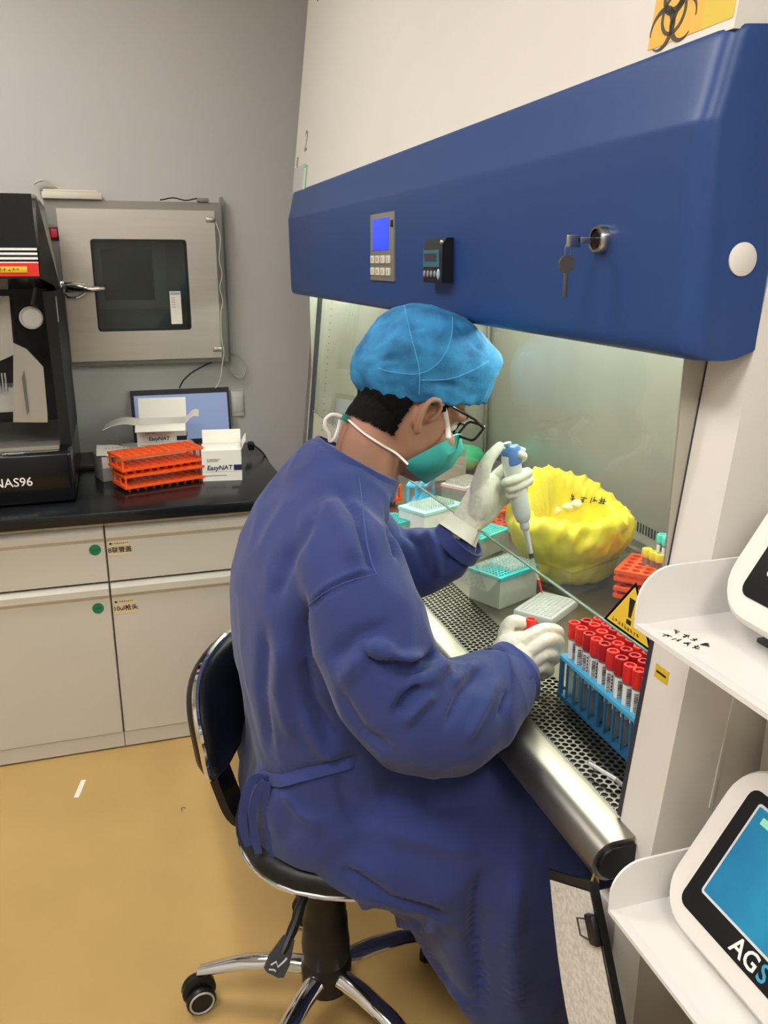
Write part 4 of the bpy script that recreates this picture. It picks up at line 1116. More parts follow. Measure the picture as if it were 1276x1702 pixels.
# ---- gown
BACK = [(400, 1392), (404, 1340), (413, 1285), (416, 1225), (402, 1160), (392, 1090), (387, 1020), (392, 965), (405, 915), (428, 862), (462, 810)]
bx = sorted([(atY(u, v, 1.31).z, atY(u, v, 1.31).x) for u, v in BACK])
def backx(z): return float(np.interp(z, [p[0] for p in bx], [p[1] for p in bx]))
b = B()
rg = []
for z, dep, hw, e in ((.500, .33, .205, 2.6), (.54, .33, .222, 2.6), (.58, .315, .222, 2.5), (.63, .29, .205, 2.4), (.70, .275, .198, 2.4), (.78, .27, .198, 2.4), (.86, .265, .200, 2.4), (.94, .245, .205, 2.3), (1.00, .225, .205, 2.2), (1.05, .205, .192, 2.2), (1.09, .185, .160, 2.1)):
    x0 = backx(z)
    rg.append(ellring(x0 + dep / 2, YC, z, dep / 2, hw, 48, e))
for cx, z, a, w_, tl in ((.338, 1.116, .082, .125, -.22), (.352, 1.132, .074, .098, -.40), (.361, 1.139, .068, .085, -.5)):
    rg.append(ellring(cx, YC, z, a, w_, 48, 2.0, tl))
b.loft(rg)
# sleeves
b.limb([Vector((.30, 1.20, 1.045)), Vector((.305, 1.150, 1.015)), Vector((.318, 1.105, .945)), Vector((.338, 1.070, .87)), Vector((.375, 1.045, .812)), Vector((.425, 1.050, .793)), Vector((.480, 1.075, .793)), Vector((.528, 1.100, .800)), Vector((.553, 1.113, .805))],
       [.075, .084, .090, .090, .090, .087, .080, .066, .058], 24)
b.limb([Vector((.335, 1.42, 1.03)), Vector((.365, 1.455, 1.0)), Vector((.42, 1.478, .935)), Vector((.475, 1.468, .885)), Vector((.525, 1.435, .900)), Vector((.558, 1.406, .923)), Vector((.571, 1.395, .937))],
       [.075, .080, .076, .072, .066, .056, .048], 24)
# lap, knees and the hanging skirt
for s in (-1, 1):
    b.limb([(.27, YC + .085 * s, .585), (.44, YC + .125 * s, .572), (.60, KN[0].y if s < 0 else KN[1].y, .562), (.665, KN[0].y if s < 0 else KN[1].y, .545)], [.118, .108, .090, .080], 24)
sk = []
for z, x0, x1, hw in ((.600, .24, .80, .230), (.53, .20, .85, .260), (.475, .215, .865, .272), (.43, .305, .87, .278), (.38, .365, .87, .280), (.32, .405, .86, .280), (.25, .440, .845, .278), (.18, .470, .83, .276), (.13, .490, .82, .274)):
    sk.append(ellring((x0 + x1) / 2, 1.295, z, (x1 - x0) / 2, hw, 48, 3.0))
b.loft(sk)
gown = remesh(b, .0056, 9, 'gown', .6)

# folds: strokes drawn on the photo, dropped onto the cloth and pushed in or out
def bvh_of(me): return BVHTree.FromPolygons([v.co for v in me.vertices], [tuple(p.vertices) for p in me.polygons])
def drop(bvh, u, v):
    d = ray(u, v).normalized(); h = bvh.ray_cast(Vector((0, 0, CAM_H)), d)
    return h[0], h[1]
def stroke(me, bvh, px, amp, wd, steps=10):
    P = []
    for (u0, v0), (u1, v1) in zip(px, px[1:]):
        for k in range(steps):
            h, n = drop(bvh, u0 + (u1 - u0) * k / steps, v0 + (v1 - v0) * k / steps)
            if h: P.append(h)
    if len(P) < 2: return
    P = np.array([tuple(p) for p in P]); co = verts(me); nn_ = norms(me)
    lo, hi = P.min(0) - wd * 3, P.max(0) + wd * 3
    idx = np.where(np.all((co > lo) & (co < hi), axis=1))[0]
    if not len(idx): return
    d = np.sqrt(((co[idx, None, :] - P[None]) ** 2).sum(2)); m = d.min(1); k = d.argmin(1) / (len(P) - 1)
    fade = np.clip(np.minimum(k, 1 - k) * 5 + .25, 0, 1)
    co[idx] += nn_[idx] * (amp * fade * np.exp(-(m / wd) ** 2))[:, None]
    setverts(me, co)
def surf_line(bvh, px, off, steps=7):
    q, _ = smooth_path([Vector((u, v, 0)) for u, v in px], [1] * len(px), steps)
    out = []
    for p in q:
        h, n = drop(bvh, p.x, p.y)
        if h and (not out or (h - out[-1]).length < .03): out.append(h + n * off)
    return out
co = verts(gown); nn_ = norms(gown)
dis = np.zeros(len(co))
for i, c in enumerate(co):
    p = Vector(c)
    n1 = noise.noise(Vector((p.x * 9, p.y * 9, p.z * 4.5)))
    n2 = 1 - abs(noise.noise(Vector((p.x * 16 + 3, p.y * 16, p.z * 7 + n1))))
    low = min(1, max(0, (.60 - p.z) / .2))
    n3 = noise.noise(Vector((p.x * 13, p.y * 13, p.z * 1.5 + 9)))
    dis[i] = .0055 * n1 + .0075 * (n2 - .75) + low * .012 * n3
setverts(gown, co + nn_ * dis[:, None])
gb = bvh_of(gown)
FOLDS = [  # right sleeve
    ([(612, 1066), (635, 1084), (665, 1096), (712, 1092)], .010, .011), ([(600, 1085), (640, 1108), (680, 1120), (718, 1112)], -.010, .010), ([(735, 1078), (712, 1098), (680, 1112), (640, 1108)], -.012, .010), ([(745, 1100), (715, 1125), (680, 1140)], .009, .012),
    ([(700, 1140), (675, 1160), (655, 1188)], -.014, .008), ([(720, 1150), (690, 1180), (668, 1205)], .008, .010),
    ([(560, 1150), (600, 1215), (660, 1255)], -.006, .014), ([(640, 1040), (590, 1060), (545, 1100)], -.006, .012),
    ([(650, 1075), (600, 1095), (560, 1140)], .006, .014), ([(800, 1110), (770, 1150), (740, 1215)], -.008, .010),
    ([(825, 1130), (800, 1180), (770, 1235)], .007, .010), ([(845, 1150), (830, 1195)], -.007, .007), ([(790, 1100), (745, 1140)], .006, .009),
    # shoulder, back
    ([(515, 1000), (545, 972), (580, 955), (612, 944)], .0035, .005), ([(512, 1012), (545, 982), (585, 964), (615, 955)], -.003, .006),
    ([(560, 810), (590, 850), (612, 920), (618, 950)], -.007, .010), ([(540, 830), (570, 880), (590, 940)], .006, .012), ([(520, 860), (480, 930), (450, 1010)], -.006, .018),
    ([(505, 1000), (503, 1080), (520, 1170), (560, 1240)], -.016, .014), ([(470, 1060), (465, 1150), (490, 1240)], .007, .018), ([(440, 1050), (435, 1150), (450, 1260)], -.006, .016),
    ([(500, 1180), (530, 1240), (560, 1268)], .006, .012), ([(640, 860), (655, 905), (660, 930)], -.006, .009),
    # waist and skirt
    ([(600, 1262), (540, 1278), (470, 1292)], -.008, .012), ([(560, 1290), (580, 1340), (600, 1370)], -.006, .012), ([(470, 1310), (500, 1350), (540, 1375)], .006, .015),
    ([(620, 1320), (700, 1330), (780, 1340)], -.007, .016), ([(640, 1380), (720, 1400), (800, 1420)], .007, .02), ([(560, 1440), (650, 1500), (760, 1530)], -.010, .014),
    ([(600, 1500), (660, 1530), (740, 1545)], .008, .014), ([(800, 1450), (790, 1560), (800, 1690)], -.012, .018), ([(860, 1440), (850, 1560), (860, 1690)], .010, .02), ([(700, 1560), (740, 1620), (790, 1690)], .008, .016),
    # left sleeve
    ([(670, 880), (700, 910), (715, 960)], -.008, .010), ([(735, 870), (750, 910), (745, 950)], -.008, .009), ([(760, 870), (775, 905), (775, 935)], .006, .009), ([(700, 870), (725, 905), (730, 960)], .007, .010),
]
for px, am, wd in FOLDS: stroke(gown, gb, px, am * 1.55, wd * .85)
gown.shade_smooth()
gb = bvh_of(gown)
go = part('gown', gown, M_gown, person, label='blue cotton surgical gown')
for px in ([(513, 1006), (535, 988), (560, 974), (590, 963), (625, 955)], [(597, 795), (602, 840), (608, 890), (616, 930), (626, 956)]):
    pts = surf_line(gb, px, .0003)
    if len(pts) > 2:
        part('seam', B().tube(pts, .0011, 6), mat('seam_blue', '#47568f', .85), go)
# collar band
b = B()
cax = Vector((.50, 0, .86)).normalized()
def colring(s, h):
    out = []
    c0 = Vector((.357, YC, 1.120)) + cax * h
    e1 = Vector((cax.z, 0, -cax.x)); e2 = Vector((0, 1, 0))
    for k in range(40):
        t = 2 * PI * k / 40
        out.append(c0 + e1 * math.cos(t) * .077 * s + e2 * math.sin(t) * .090 * s)
    return out
b.loft([colring(1.10, -.012), colring(1.04, .004), colring(1.0, .022), colring(.95, .023), colring(.95, .0)], False, False)
part('collar', b, M_gown, go, smooth=60)
# cuffs
def cuff(c, d, r, L, name='cuff'):
    d = Vector(d).normalized(); b = B()
    q = d.to_track_quat('Z', 'Y').to_matrix()
    rg = []
    for s, k in ((-.35 * L, 1.02), (0, 1.03), (.6 * L, .95), (L, .97), (L, .88), (.3 * L, .86)):
        rg.append([Vector(c) + d * s + q @ Vector((r * k * (1 + .03 * math.sin(5 * t)) * math.cos(t), r * k * (1 + .03 * math.cos(4 * t)) * math.sin(t), 0)) for t in np.linspace(0, 2 * PI, 30, endpoint=False)])
    return part(name, b.loft(rg, False, False), M_gown, go, smooth=60)
cuff((.553, 1.112, .806), (.9, .35, .22), .058, .022)
cuff((.579, 1.388, .945), (.55, -.35, .72), .048, .020)
# waist tie: belt, knot, loops and tails
def ribbon(px, wd, off, lift=None):
    P = []
    for i, (u, v) in enumerate(px):
        h, n = drop(gb, u, v)
        if h is None: h = atY(u, v, 1.22); n = Vector((-.4, -.9, 0))
        P.append((h + n * (off + (lift[i] if lift else 0)), n))
    Q, _ = smooth_path([p for p, n in P], [1] * len(P), 4)
    rows = []
    for i, q in enumerate(Q):
        n = P[min(i // 4, len(P) - 1)][1]
        t = (Q[min(i + 1, len(Q) - 1)] - Q[max(i - 1, 0)]).normalized(); s = t.cross(n).normalized()
        rows.append([q - s * wd / 2, q + n * .0012, q + s * wd / 2])
    return rows
part('waist_tie', B().sheet(ribbon([(608, 1259), (580, 1268), (540, 1280), (500, 1290), (470, 1296), (446, 1294)], .020, .0065, [-.016, 0, 0, 0, 0, 0]), .003), M_gown, go, smooth=60)
kh, kn = drop(gb, 444, 1296)
if kh is None: kh, kn = atY(444, 1296, 1.2), Vector((-.5, -.8, 0))
part('tie_knot', B().sph(kh + kn * .008, (.014, .012, .013), 14), M_gown, go)
def hang(px, Y, wd):
    pts = [atY(u, v, Y) for u, v in px]; Q, _ = smooth_path(pts, [1] * len(pts), 4); rows = []
    for i, q in enumerate(Q):
        t = (Q[min(i + 1, len(Q) - 1)] - Q[max(i - 1, 0)]).normalized(); s = t.cross(Vector((.25, 1, 0))).normalized()
        rows.append([q - s * wd / 2, q + Vector((-.0003, -.0008, 0)) * math.sin(i), q + s * wd / 2])
    return B().sheet(rows, .002)
ky = kh.y - .008
part('tie_loop', hang([(444, 1296), (425, 1292), (412, 1310), (404, 1345), (405, 1380), (414, 1405)], ky - .004, .015), M_gown, go, smooth=60)
part('tie_loop', hang([(440, 1298), (428, 1315), (420, 1345), (421, 1380), (430, 1418)], ky - .010, .013), M_gown, go, smooth=60)
part('tie_tail', hang([(444, 1300), (442, 1330), (446, 1370), (452, 1405), (458, 1435)], ky - .012, .012), M_gown, go, smooth=60)

# ---- shoes and trousers below the hem
for k in range(2):
    y = KN[k].y
    part('trouser_leg', B().limb([(.664, y, .30), (.664, y, .16), (.660, y, .075)], [.060, .058, .056], 18), mat('trousers', '#2a3350', .8), person)
    part('shoe', B().loft([ellring(.70, y, .0, .125, .042, 28, 2.6), ellring(.70, y, .022, .130, .045, 28, 2.6), ellring(.695, y, .045, .118, .040, 28, 2.4), ellring(.668, y, .075, .065, .036, 28, 2.2), ellring(.66, y, .095, .048, .034, 28, 2.0)]), mat('shoe', '#d8d6d2', .6), person, smooth=60)

# ---- cap
FR = [(800, 664), (815, 630), (824, 594), (803, 562), (768, 531), (728, 511), (712, 506)]
BK = [(600, 650), (588, 616), (598, 577), (625, 541), (652, 518), (676, 507), (686, 505)]
HWS = [.081, .094, .099, .090, .068, .034, .012]
rg = []
for i, (f, k) in enumerate(zip(FR, BK)):
    F, K = atY(f[0], f[1], HC.y), atY(k[0], k[1], HC.y)
    c = (F + K) / 2; a = (F - K) / 2
    rg.append([c + a * math.cos(t) + Vector((0, 1, 0)) * HWS[i] * math.sin(t) for t in np.linspace(0, 2 * PI, 72, endpoint=False)])
# interpolate to a dense dome
dense = []
for i in range(len(rg) - 1):
    for s in range(6):
        t = s / 6
        p0, p1, p2, p3 = rg[max(i - 1, 0)], rg[i], rg[i + 1], rg[min(i + 2, len(rg) - 1)]
        dense.append([0.5 * (2 * b1 + (c1 - a1) * t + (2 * a1 - 5 * b1 + 4 * c1 - d1) * t * t + (3 * b1 - a1 - 3 * c1 + d1) * t ** 3) for a1, b1, c1, d1 in zip(p0, p1, p2, p3)])
dense.append(rg[-1])
inner = [[q + (HC + Vector((0, 0, .03)) - q) * .05 for q in dense[2]], [q + (HC + Vector((0, 0, .03)) - q) * .06 for q in dense[0]]]
b = B().loft(inner + dense, False, True)
cap = b.mesh('cap', 0)
cap.shade_smooth()
co = verts(cap); nn_ = norms(cap)
N = 72; nr = len(dense)
for i, c in enumerate(co):
    p = Vector(c); row = i // N - 2; ang = (i % N)
    k = max(0, min(1, row / nr)) if row >= 0 else 0
    d = .0050 * noise.noise(p * 20) + .0045 * (.6 - abs(noise.noise(Vector((p.x * 30, p.y * 40, p.z * 55)))))
    if row >= 0: d += .0022 * math.exp(-k * 9) * math.sin(ang * 1.9 + 2 * noise.noise(p * 10))
    co[i] = c + nn_[i] * d
setverts(cap, co)
bm = bmesh.new(); bm.from_mesh(cap); bmesh.ops.subdivide_edges(bm, edges=bm.edges, cuts=1, use_grid_fill=True, smooth=.3); bm.to_mesh(cap); bm.free(); cap.shade_smooth()
cb_ = bvh_of(cap)
SEAMS = [[(672, 506), (680, 545), (690, 585), (697, 618), (696, 655)], [(752, 528), (750, 560), (738, 590), (718, 612), (690, 622), (650, 618), (628, 612)], [(700, 632), (745, 630), (780, 618), (812, 600)], [(690, 545), (704, 572), (714, 600)]]
for px in SEAMS: stroke(cap, cb_, px, .0022, .0035)
for px in ([(660, 540), (640, 560), (616, 582)], [(668, 530), (700, 535)], [(670, 545), (705, 548)], [(760, 540), (790, 575), (812, 590)], [(640, 600), (670, 590)], [(720, 640), (770, 642)]): stroke(cap, cb_, px, -.003, .005)
cap.update(); cap.shade_smooth()
cb_ = bvh_of(cap)
cpo = part('cap', cap, M_cap, person, label='light blue disposable bouffant cap')
for px in SEAMS[:3]:
    pts = surf_line(cb_, px, .0002)
    if len(pts) > 2: part('cap_seam', B().tube(pts, .0008, 6), M_capseam, cpo)
p = atY(822, 588, HC.y - .01)
part('cap_knot', B().sph(p, (.007, .008, .007), 12), mat('cap_tip', '#cfe6ee', .7), cpo)

# ---- mask, straps
def mk(Yoff): pass
TOP = [(672, 768, -.070), (703, 752, -.074), (733, 736, -.066), (754, 725, -.034), (764, 722, 0)]
MID = [(674, 770, -.071), (708, 768, -.077), (742, 757, -.066), (761, 748, -.034), (770, 745, 0)]
LOW = [(676, 773, -.070), (704, 782, -.072), (728, 781, -.056), (744, 778, -.028), (750, 777, 0)]
BOT = [(674, 777, -.068), (686, 787, -.062), (697, 796, -.044), (704, 802, -.022), (707, 804, 0)]
rows = []
for tl in (TOP, MID, LOW, BOT):
    near = [atY(u, v, HC.y + o + .004) for u, v, o in tl]
    far = [Vector((p.x - .26 * (p.y - HC.y - .004) * 0, 2 * (HC.y + .004) - p.y, p.z)) for p in reversed(near[:-1])]
    P, _ = smooth_path(near + far, [1] * 9, 4)
    rows.append(P)
mo = part('mask', B().sheet(rows, .0018), M_mask, person, label='teal folding face mask', smooth=40)
part('nose_wire', B().tube([p + Vector((.001, 0, .0015)) for p in rows[0][10:23]], .0016, 6), mat('mask_pale', '#7cc4bc', .6), mo)
def strap(px, off=.0025, wd=.0042):
    pts = []
    for q in px:
        if len(q) == 3: pts.append((atY(*q), Vector((0, -1, 0)))); continue
        h, n = drop(body_bvh, *q)
        pts.append((h + n * off, n) if h else (atY(q[0], q[1], HC.y - .03), Vector((0, -1, 0))))
    Q, _ = smooth_path([p for p, n in pts], [1] * len(pts), 5)
    return B().tube(Q, wd, 8, flat=.35)
part('strap', strap([(678, 772, HC.y - .073), (655, 752), (630, 737), (605, 720), (588, 705), (578, 695)], wd=.0042), M_strap, mo, label='white elastic strap')
part('strap', strap([(745, 728, HC.y - .068), (742, 710), (739, 690), (736, 670), (733, 655)], wd=.0042), M_strap, mo, label='white elastic strap')
tg = atY(573, 694, HC.y - .02)
part('toggle', B().box(tg, (.012, .012, .011), Matrix.Rotation(R(25), 4, 'Y'), .002), mat('toggle_green', '#1d7a6a', .5), mo)
lp = [(568, 692), (552, 689), (541, 697), (540, 710), (547, 722), (548, 733), (556, 728), (562, 712), (565, 698)]
P, _ = smooth_path([atY(u, v, HC.y - .02) for u, v in lp], [1] * len(lp), 4)
part('strap_loop', B().tube(P, .0030, 8), M_strap, mo)

# ---- glasses
gx = Rh @ Vector((0, 1, 0)); gup = (atY(808, 708, 1.28) - atY(788, 733, 1.28)).normalized()
G0 = atY(807, 709, 1.276); fwd = gx.cross(gup) * -1
M_frame = mat('glasses_frame', '#17120f', .25)
glo = None
for k in range(2):
    c = G0 - gup * .0155 + gx * (.027 + k * .070)
    pts = [c + gx * a + gup * b_ for a, b_ in rrect(.052, .032, .009, 5)]
    g_ = part('glasses_rim', B().tube(pts, .0023, 8, True), M_frame, person)
    if k == 0: glo = g_
    part('lens', B().loft([[c + (p - c) * .97 + fwd * o for p in pts] for o in (-.0008, .0008)]), glassy('lens', '#f2f5f2', .05, .0, 1.0), g_)
part('glasses_bridge', B().tube([G0 - gup * .010 + gx * .054, G0 - gup * .007 + gx * .0615, G0 - gup * .010 + gx * .0705], .0016, 8), M_frame, glo)
eh = atY(738, 668, 1.258)
part('temple_arm', B().tube([G0 - gup * .004, G0 * .7 + eh * .3 + Vector((0, -.002, .001)), G0 * .3 + eh * .7 + Vector((0, -.002, 0)), eh, atY(716, 672, 1.262)], [.0022, .0020, .0018, .0018, .0018], 8, flat=1.3), M_frame, glo)

# ---- gloved hands
def P3(u, v, Y): return atY(u, v, Y)
def hand(pts_list, palm, voxel=.0019):
    b = B()
    for pts, rs in pts_list: b.limb([Vector(p) for p in pts], rs, 14, 5)
    for pts, rs in palm: b.limb([Vector(p) for p in pts], rs, 16, 5)
    me = remesh(b, voxel, 5, 'glove', .5)
    c = verts(me); n = norms(me)
    for i, q in enumerate(c):
        p = Vector(q); c[i] = q + n[i] * (.0007 * noise.noise(p * 130) + .0005 * (1 - abs(noise.noise(p * 260))))
    setverts(me, c); me.shade_smooth()
    return me
# left hand round the pipette: depth Y about 1.38, pipette in the palm
LY = 1.385
fing = [
    # thumb: from the wrist side of the palm up to the plunger
    ([P3(795, 815, LY - .012), P3(803, 783, LY - .020), P3(813, 762, LY - .018), P3(830, 742, LY - .008)], [.017, .0135, .0110, .0088]),
    # index hooks high, fingertip beside the blue button
    ([P3(816, 800, LY + .030), P3(842, 776, LY + .034), P3(866, 760, LY + .012), P3(864, 756, LY - .014)], [.0125, .0110, .0098, .0088]),
    ([P3(822, 815, LY + .030), P3(858, 792, LY + .032), P3(876, 786, LY + .006), P3(858, 796, LY - .018), P3(840, 802, LY - .022)], [.0125, .0112, .0102, .0098, .0085]),
    ([P3(822, 832, LY + .028), P3(860, 806, LY + .030), P3(878, 799, LY + .006), P3(862, 807, LY - .016), P3(846, 813, LY - .020)], [.0122, .0108, .0100, .0095, .0082]),
    ([P3(818, 846, LY + .024), P3(852, 822, LY + .026), P3(870, 815, LY + .006), P3(858, 820, LY - .012), P3(846, 824, LY - .014)], [.0112, .0096, .0090, .0085, .0075]),
]
palm = [([P3(758, 894, LY - .004), P3(768, 878, LY - .002), P3(782, 858, LY), P3(800, 830, LY + .006), P3(812, 806, LY + .010)], [.0260, .0290, .0300, .0310, .0220]),
        ([P3(775, 872, LY + .010), P3(802, 850, LY + .014), P3(824, 836, LY + .020)], [.026, .0265, .0180]),
        ([P3(790, 852, LY - .012), P3(800, 830, LY - .016), P3(802, 800, LY - .014)], [.022, .0225, .0170]),
        ([P3(806, 822, LY + .014), P3(820, 806, LY + .026)], [.024, .016])]
lg = hand(fing, palm)
part('glove', lg, M_glove, person, label='white latex glove holding the pipette')
def glove_cuff(c, d, r0, r1, L):
    d = Vector(d).normalized(); q = d.to_track_quat('Z', 'Y').to_matrix(); rg = []
    for s, r in ((L, r0), (.5 * L, (r0 + r1) / 2), (0, r1), (-.002, r1 * 1.015), (-.002, r1 * .96), (.4 * L, r0 * .95)):
        rg.append([Vector(c) + d * s + q @ Vector((r * (1 + .035 * math.sin(3 * t + s * 90)) * math.cos(t), r * (1 + .03 * math.cos(5 * t)) * math.sin(t), 0)) for t in np.linspace(0, 2 * PI, 32, endpoint=False)])
    return B().loft(rg, False, False)
a0, a1 = P3(763, 884, LY - .002), P3(786, 850, LY)
part('glove_cuff', glove_cuff(P3(761, 889, LY - .003), a1 - a0, .0325, .0400, .026), M_glove, person, smooth=60)
# right hand: back of the hand towards us, holding a tube between thumb and index
RY = 1.135
fing = [
    ([P3(838, 1085, RY + .030), P3(840, 1055, RY + .040), P3(850, 1034, RY + .040), P3(872, 1036, RY + .036)], [.0165, .0135, .0118, .0100]),   # thumb, far side
    ([P3(868, 1066, RY + .006), P3(900, 1048, RY + .006), P3(926, 1050, RY + .016), P3(918, 1060, RY + .042), P3(900, 1062, RY + .050)], [.0130, .0118, .0108, .0098, .0088]),
    ([P3(878, 1082, RY - .004), P3(908, 1064, RY - .006), P3(928, 1068, RY + .012), P3(916, 1080, RY + .038), P3(898, 1080, RY + .044)], [.0130, .0120, .0108, .0100, .0088]),
    ([P3(880, 1102, RY - .004), P3(906, 1086, RY - .008), P3(922, 1092, RY + .010), P3(908, 1102, RY + .034), P3(892, 1100, RY + .040)], [.0128, .0115, .0104, .0096, .0086]),
    ([P3(876, 1118, RY), P3(898, 1108, RY - .004), P3(912, 1114, RY + .010), P3(900, 1122, RY + .030)], [.0120, .0105, .0096, .0085]),
]
palm = [([P3(808, 1130, RY - .014), P3(826, 1118, RY - .008), P3(845, 1104, RY), P3(866, 1090, RY + .004), P3(880, 1082, RY + .004)], [.0335, .0305, .0310, .0290, .0190]),
        ([P3(832, 1124, RY), P3(858, 1116, RY + .006), P3(880, 1108, RY + .006)], [.027, .0280, .0190]),
        ([P3(836, 1096, RY + .014), P3(846, 1076, RY + .016), P3(864, 1066, RY + .012)], [.026, .0250, .0180]),
        ([P3(850, 1088, RY + .020), P3(848, 1064, RY + .032)], [.022, .0150])]
rgm = hand(fing, palm)
part('glove', rgm, M_glove, person, label='white latex glove holding a red-capped tube')
a0, a1 = P3(812, 1130, RY - .010), P3(850, 1100, RY)
part('glove_cuff', glove_cuff(P3(818, 1124, RY - .010), a1 - a0, .0335, .0360, .012), M_glove, person, smooth=60)
# ------------------------------------------------------------------ things on the work surface
M_red = mat('cap_red', '#e02a24', .4, sss=.05)
M_dred = mat('cap_dark_red', '#b0161c', .4, sss=.05)
M_tubecl = glassy('tube_clear', '#e6eaea', .30, .06)
M_label = mat('tube_label', '#e9e8e4', .6)
M_tip = glassy('tip_clear', '#f2f4f2', .35, .06)
def local_cyl(b, r0, r1, z0, z1, n=16, cap=True): return b.cyl((0, 0, z0), (0, 0, z1), r0, r1, n, cap)
def make_tube(label, capm, group, h=.134, r=.0076, cr=.0100, ch=.027, lab=True, name='sample_tube'):
    t = thing(name, label, 'tube', (0, 0, 0), 0, group)
    part('body', B().lathe([(.001, 0), (r * .6, .001), (r, .007), (r, h - ch + .002), (r * .85, h - ch + .002), (r * .85, .008), (.001, .003)], 16), M_tubecl, t, world=False)
    c = part('cap', B().lathe([(cr * .96, h - ch), (cr, h - ch + .002), (cr, h - .002), (cr * .93, h), (cr * .62, h), (cr * .56, h - .004), (cr * .25, h - .004), (cr * .22, h - .002), (.0001, h - .002)], 20), capm, t, world=False)
    if lab:
        rg = []
        for z in (h * .36, h - ch - .004):
            rg.append([Vector(((r + .0004) * math.cos(a), (r + .0004) * math.sin(a), z)) for a in np.linspace(R(120), R(330), 14)])
        lb = part('label', B().loft(rg, False, False, closed=False), M_label, t, world=False, fix=False)
        b = B()
        rr = random.Random(4)
        for k in range(11):
            z = h * .52 + k * .0028
            a = R(232)
            b.box(((r + .0007) * math.cos(a), (r + .0007) * math.sin(a), z), (.0006, .0058, .0006 + .0010 * rr.random()), Matrix.Rotation(a, 4, 'Z'))
        for k in range(5):
            a = R(268); z = h * .54 + k * .0056
            b.box(((r + .0007) * math.cos(a), (r + .0007) * math.sin(a), z), (.0006, .0016, .0038), Matrix.Rotation(a, 4, 'Z'))
        part('barcode', b, M_print, lb, world=False)
    return t
# blue rack with red-capped tubes
PIT = .0230; NXR, NYR = 5, 10
RC = Vector((.7235, 1.015, ZS))
tube_rack('blue_tube_rack', 'light blue rack filled with red-capped sample tubes on the work surface', RC, 0, NXR, NYR, PIT, .074, M_rackblue, None, False, .004, .006)
rk = bpy.data.objects['blue_tube_rack']
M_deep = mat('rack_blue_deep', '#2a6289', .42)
for j in range(NYR + 1):
    y = -NYR * PIT / 2 + j * PIT
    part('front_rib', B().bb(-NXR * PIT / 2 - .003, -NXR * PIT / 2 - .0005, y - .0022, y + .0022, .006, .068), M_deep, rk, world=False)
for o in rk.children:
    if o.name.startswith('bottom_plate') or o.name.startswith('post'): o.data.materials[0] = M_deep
protoA = make_tube('clear sample tube with dark red cap standing in the blue rack', M_dred, 'dark red capped tubes in the blue rack')
protoB = make_tube('clear sample tube with bright red cap standing in the blue rack', M_red, 'bright red capped tubes in the blue rack')
rr = random.Random(12); used = {'A': False, 'B': False}
for i in range(NXR):
    for j in range(NYR):
        k = 'B' if rr.random() < .38 else 'A'
        p = RC + Vector((-NXR * PIT / 2 + PIT * (i + .5), -NYR * PIT / 2 + PIT * (j + .5), .0065 - .004 * rr.random()))
        M = Matrix.Translation(p) @ Matrix.Rotation(rr.uniform(-.5, .5), 4, 'Z')
        pr = protoA if k == 'A' else protoB
        if not used[k]:
            pr.location = M.to_translation(); pr.rotation_euler = M.to_euler(); used[k] = True
        else: copy_tree(pr, None, M)
# the tube in the right hand
ht = make_tube('clear sample tube with bright red cap held in the gloved right hand', M_red, None)
q = atY(881, 1040, RY + .030)
tl = (Matrix.Translation(q) @ Matrix.Rotation(R(6), 4, 'Y') @ Matrix.Translation((0, 0, -.122)))
ht.location = tl.to_translation(); ht.rotation_euler = tl.to_euler()

# pipette
pt, pm, pb_, pe = atY(846, 752, LY - .004), atY(858, 818, LY - .006), atY(883, 925, LY - .016), atY(901, 986, LY - .022)
ax = (pb_ - pt).normalized()
pip = thing('pipette', 'white handheld pipette with blue button held in the gloved left hand', 'pipette', pt)
def along(d): return pt + ax * d
Lp = (pb_ - pt).length; sidev = Vector((1, 0, 0)); sidev = (sidev - ax * sidev.dot(ax)).normalized(); nv = ax.cross(sidev)
def oring(d, a, b_, o=0.0, n=20): return [along(d) + sidev * (a * math.cos(2 * PI * k / n) + o) + nv * b_ * math.sin(2 * PI * k / n) for k in range(n)]
M_pip = mat('pipette_white', '#d9dbd6', .35)
s = Lp
part('handle', B().loft([oring(.0, .012, .011), oring(.006, .0175, .013), oring(.03, .0180, .0135), oring(.06, .0172, .013), oring(.09, .0180, .0135), oring(s * .57, .0170, .013), oring(s * .64, .0135, .0115), oring(s * .66, .0085, .0085)]), M_pip, pip, smooth=50)
part('finger_hook', B().tube([along(.008) + sidev * .012, along(.0) + sidev * .022, along(.006) + sidev * .030], [.007, .006, .005], 10), M_pip, pip)
part('blue_grip', B().loft([oring(-.010, .014, .0125, .005), oring(-.005, .0185, .0150, .005), oring(.018, .0195, .0150, .003), oring(.024, .0185, .0140, .002)]), mat('pip_blue', '#4f80c8', .35), pip, smooth=50)
part('plunger', B().cyl(along(-.014), along(-.004), .0045, n=14).cyl(along(-.019), along(-.013), .0075, n=16), mat('pip_button', '#8fb0c8', .35), pip)
part('ejector_collar', B().loft([oring(s * .655, .0088, .0088), oring(s * .70, .0098, .0098), oring(s * .725, .0085, .0085), oring(s * .735, .0062, .0062)]), M_pip, pip, smooth=50)
part('shaft', B().loft([oring(s * .73, .0060, .0060), oring(s * .97, .0042, .0042)]), M_pip, pip)
part('seal_ring', B().loft([oring(s * .965, .0046, .0046), oring(s * 1.01, .0046, .0046)]), M_dgrey, pip)
tdir = (pe - along(s * 1.01))
part('tip', B().cyl(along(s * 1.005), pe, .0040, .0009, 12), M_tip, pip)
l0 = along(s * 1.01) + tdir * .60
part('tip_liquid', B().cyl(l0, pe + (pe - l0) * -.03, .0032, .0018, 10), mat('pink_liquid', '#e8506a', .3), pip, label='pink liquid in the tip')

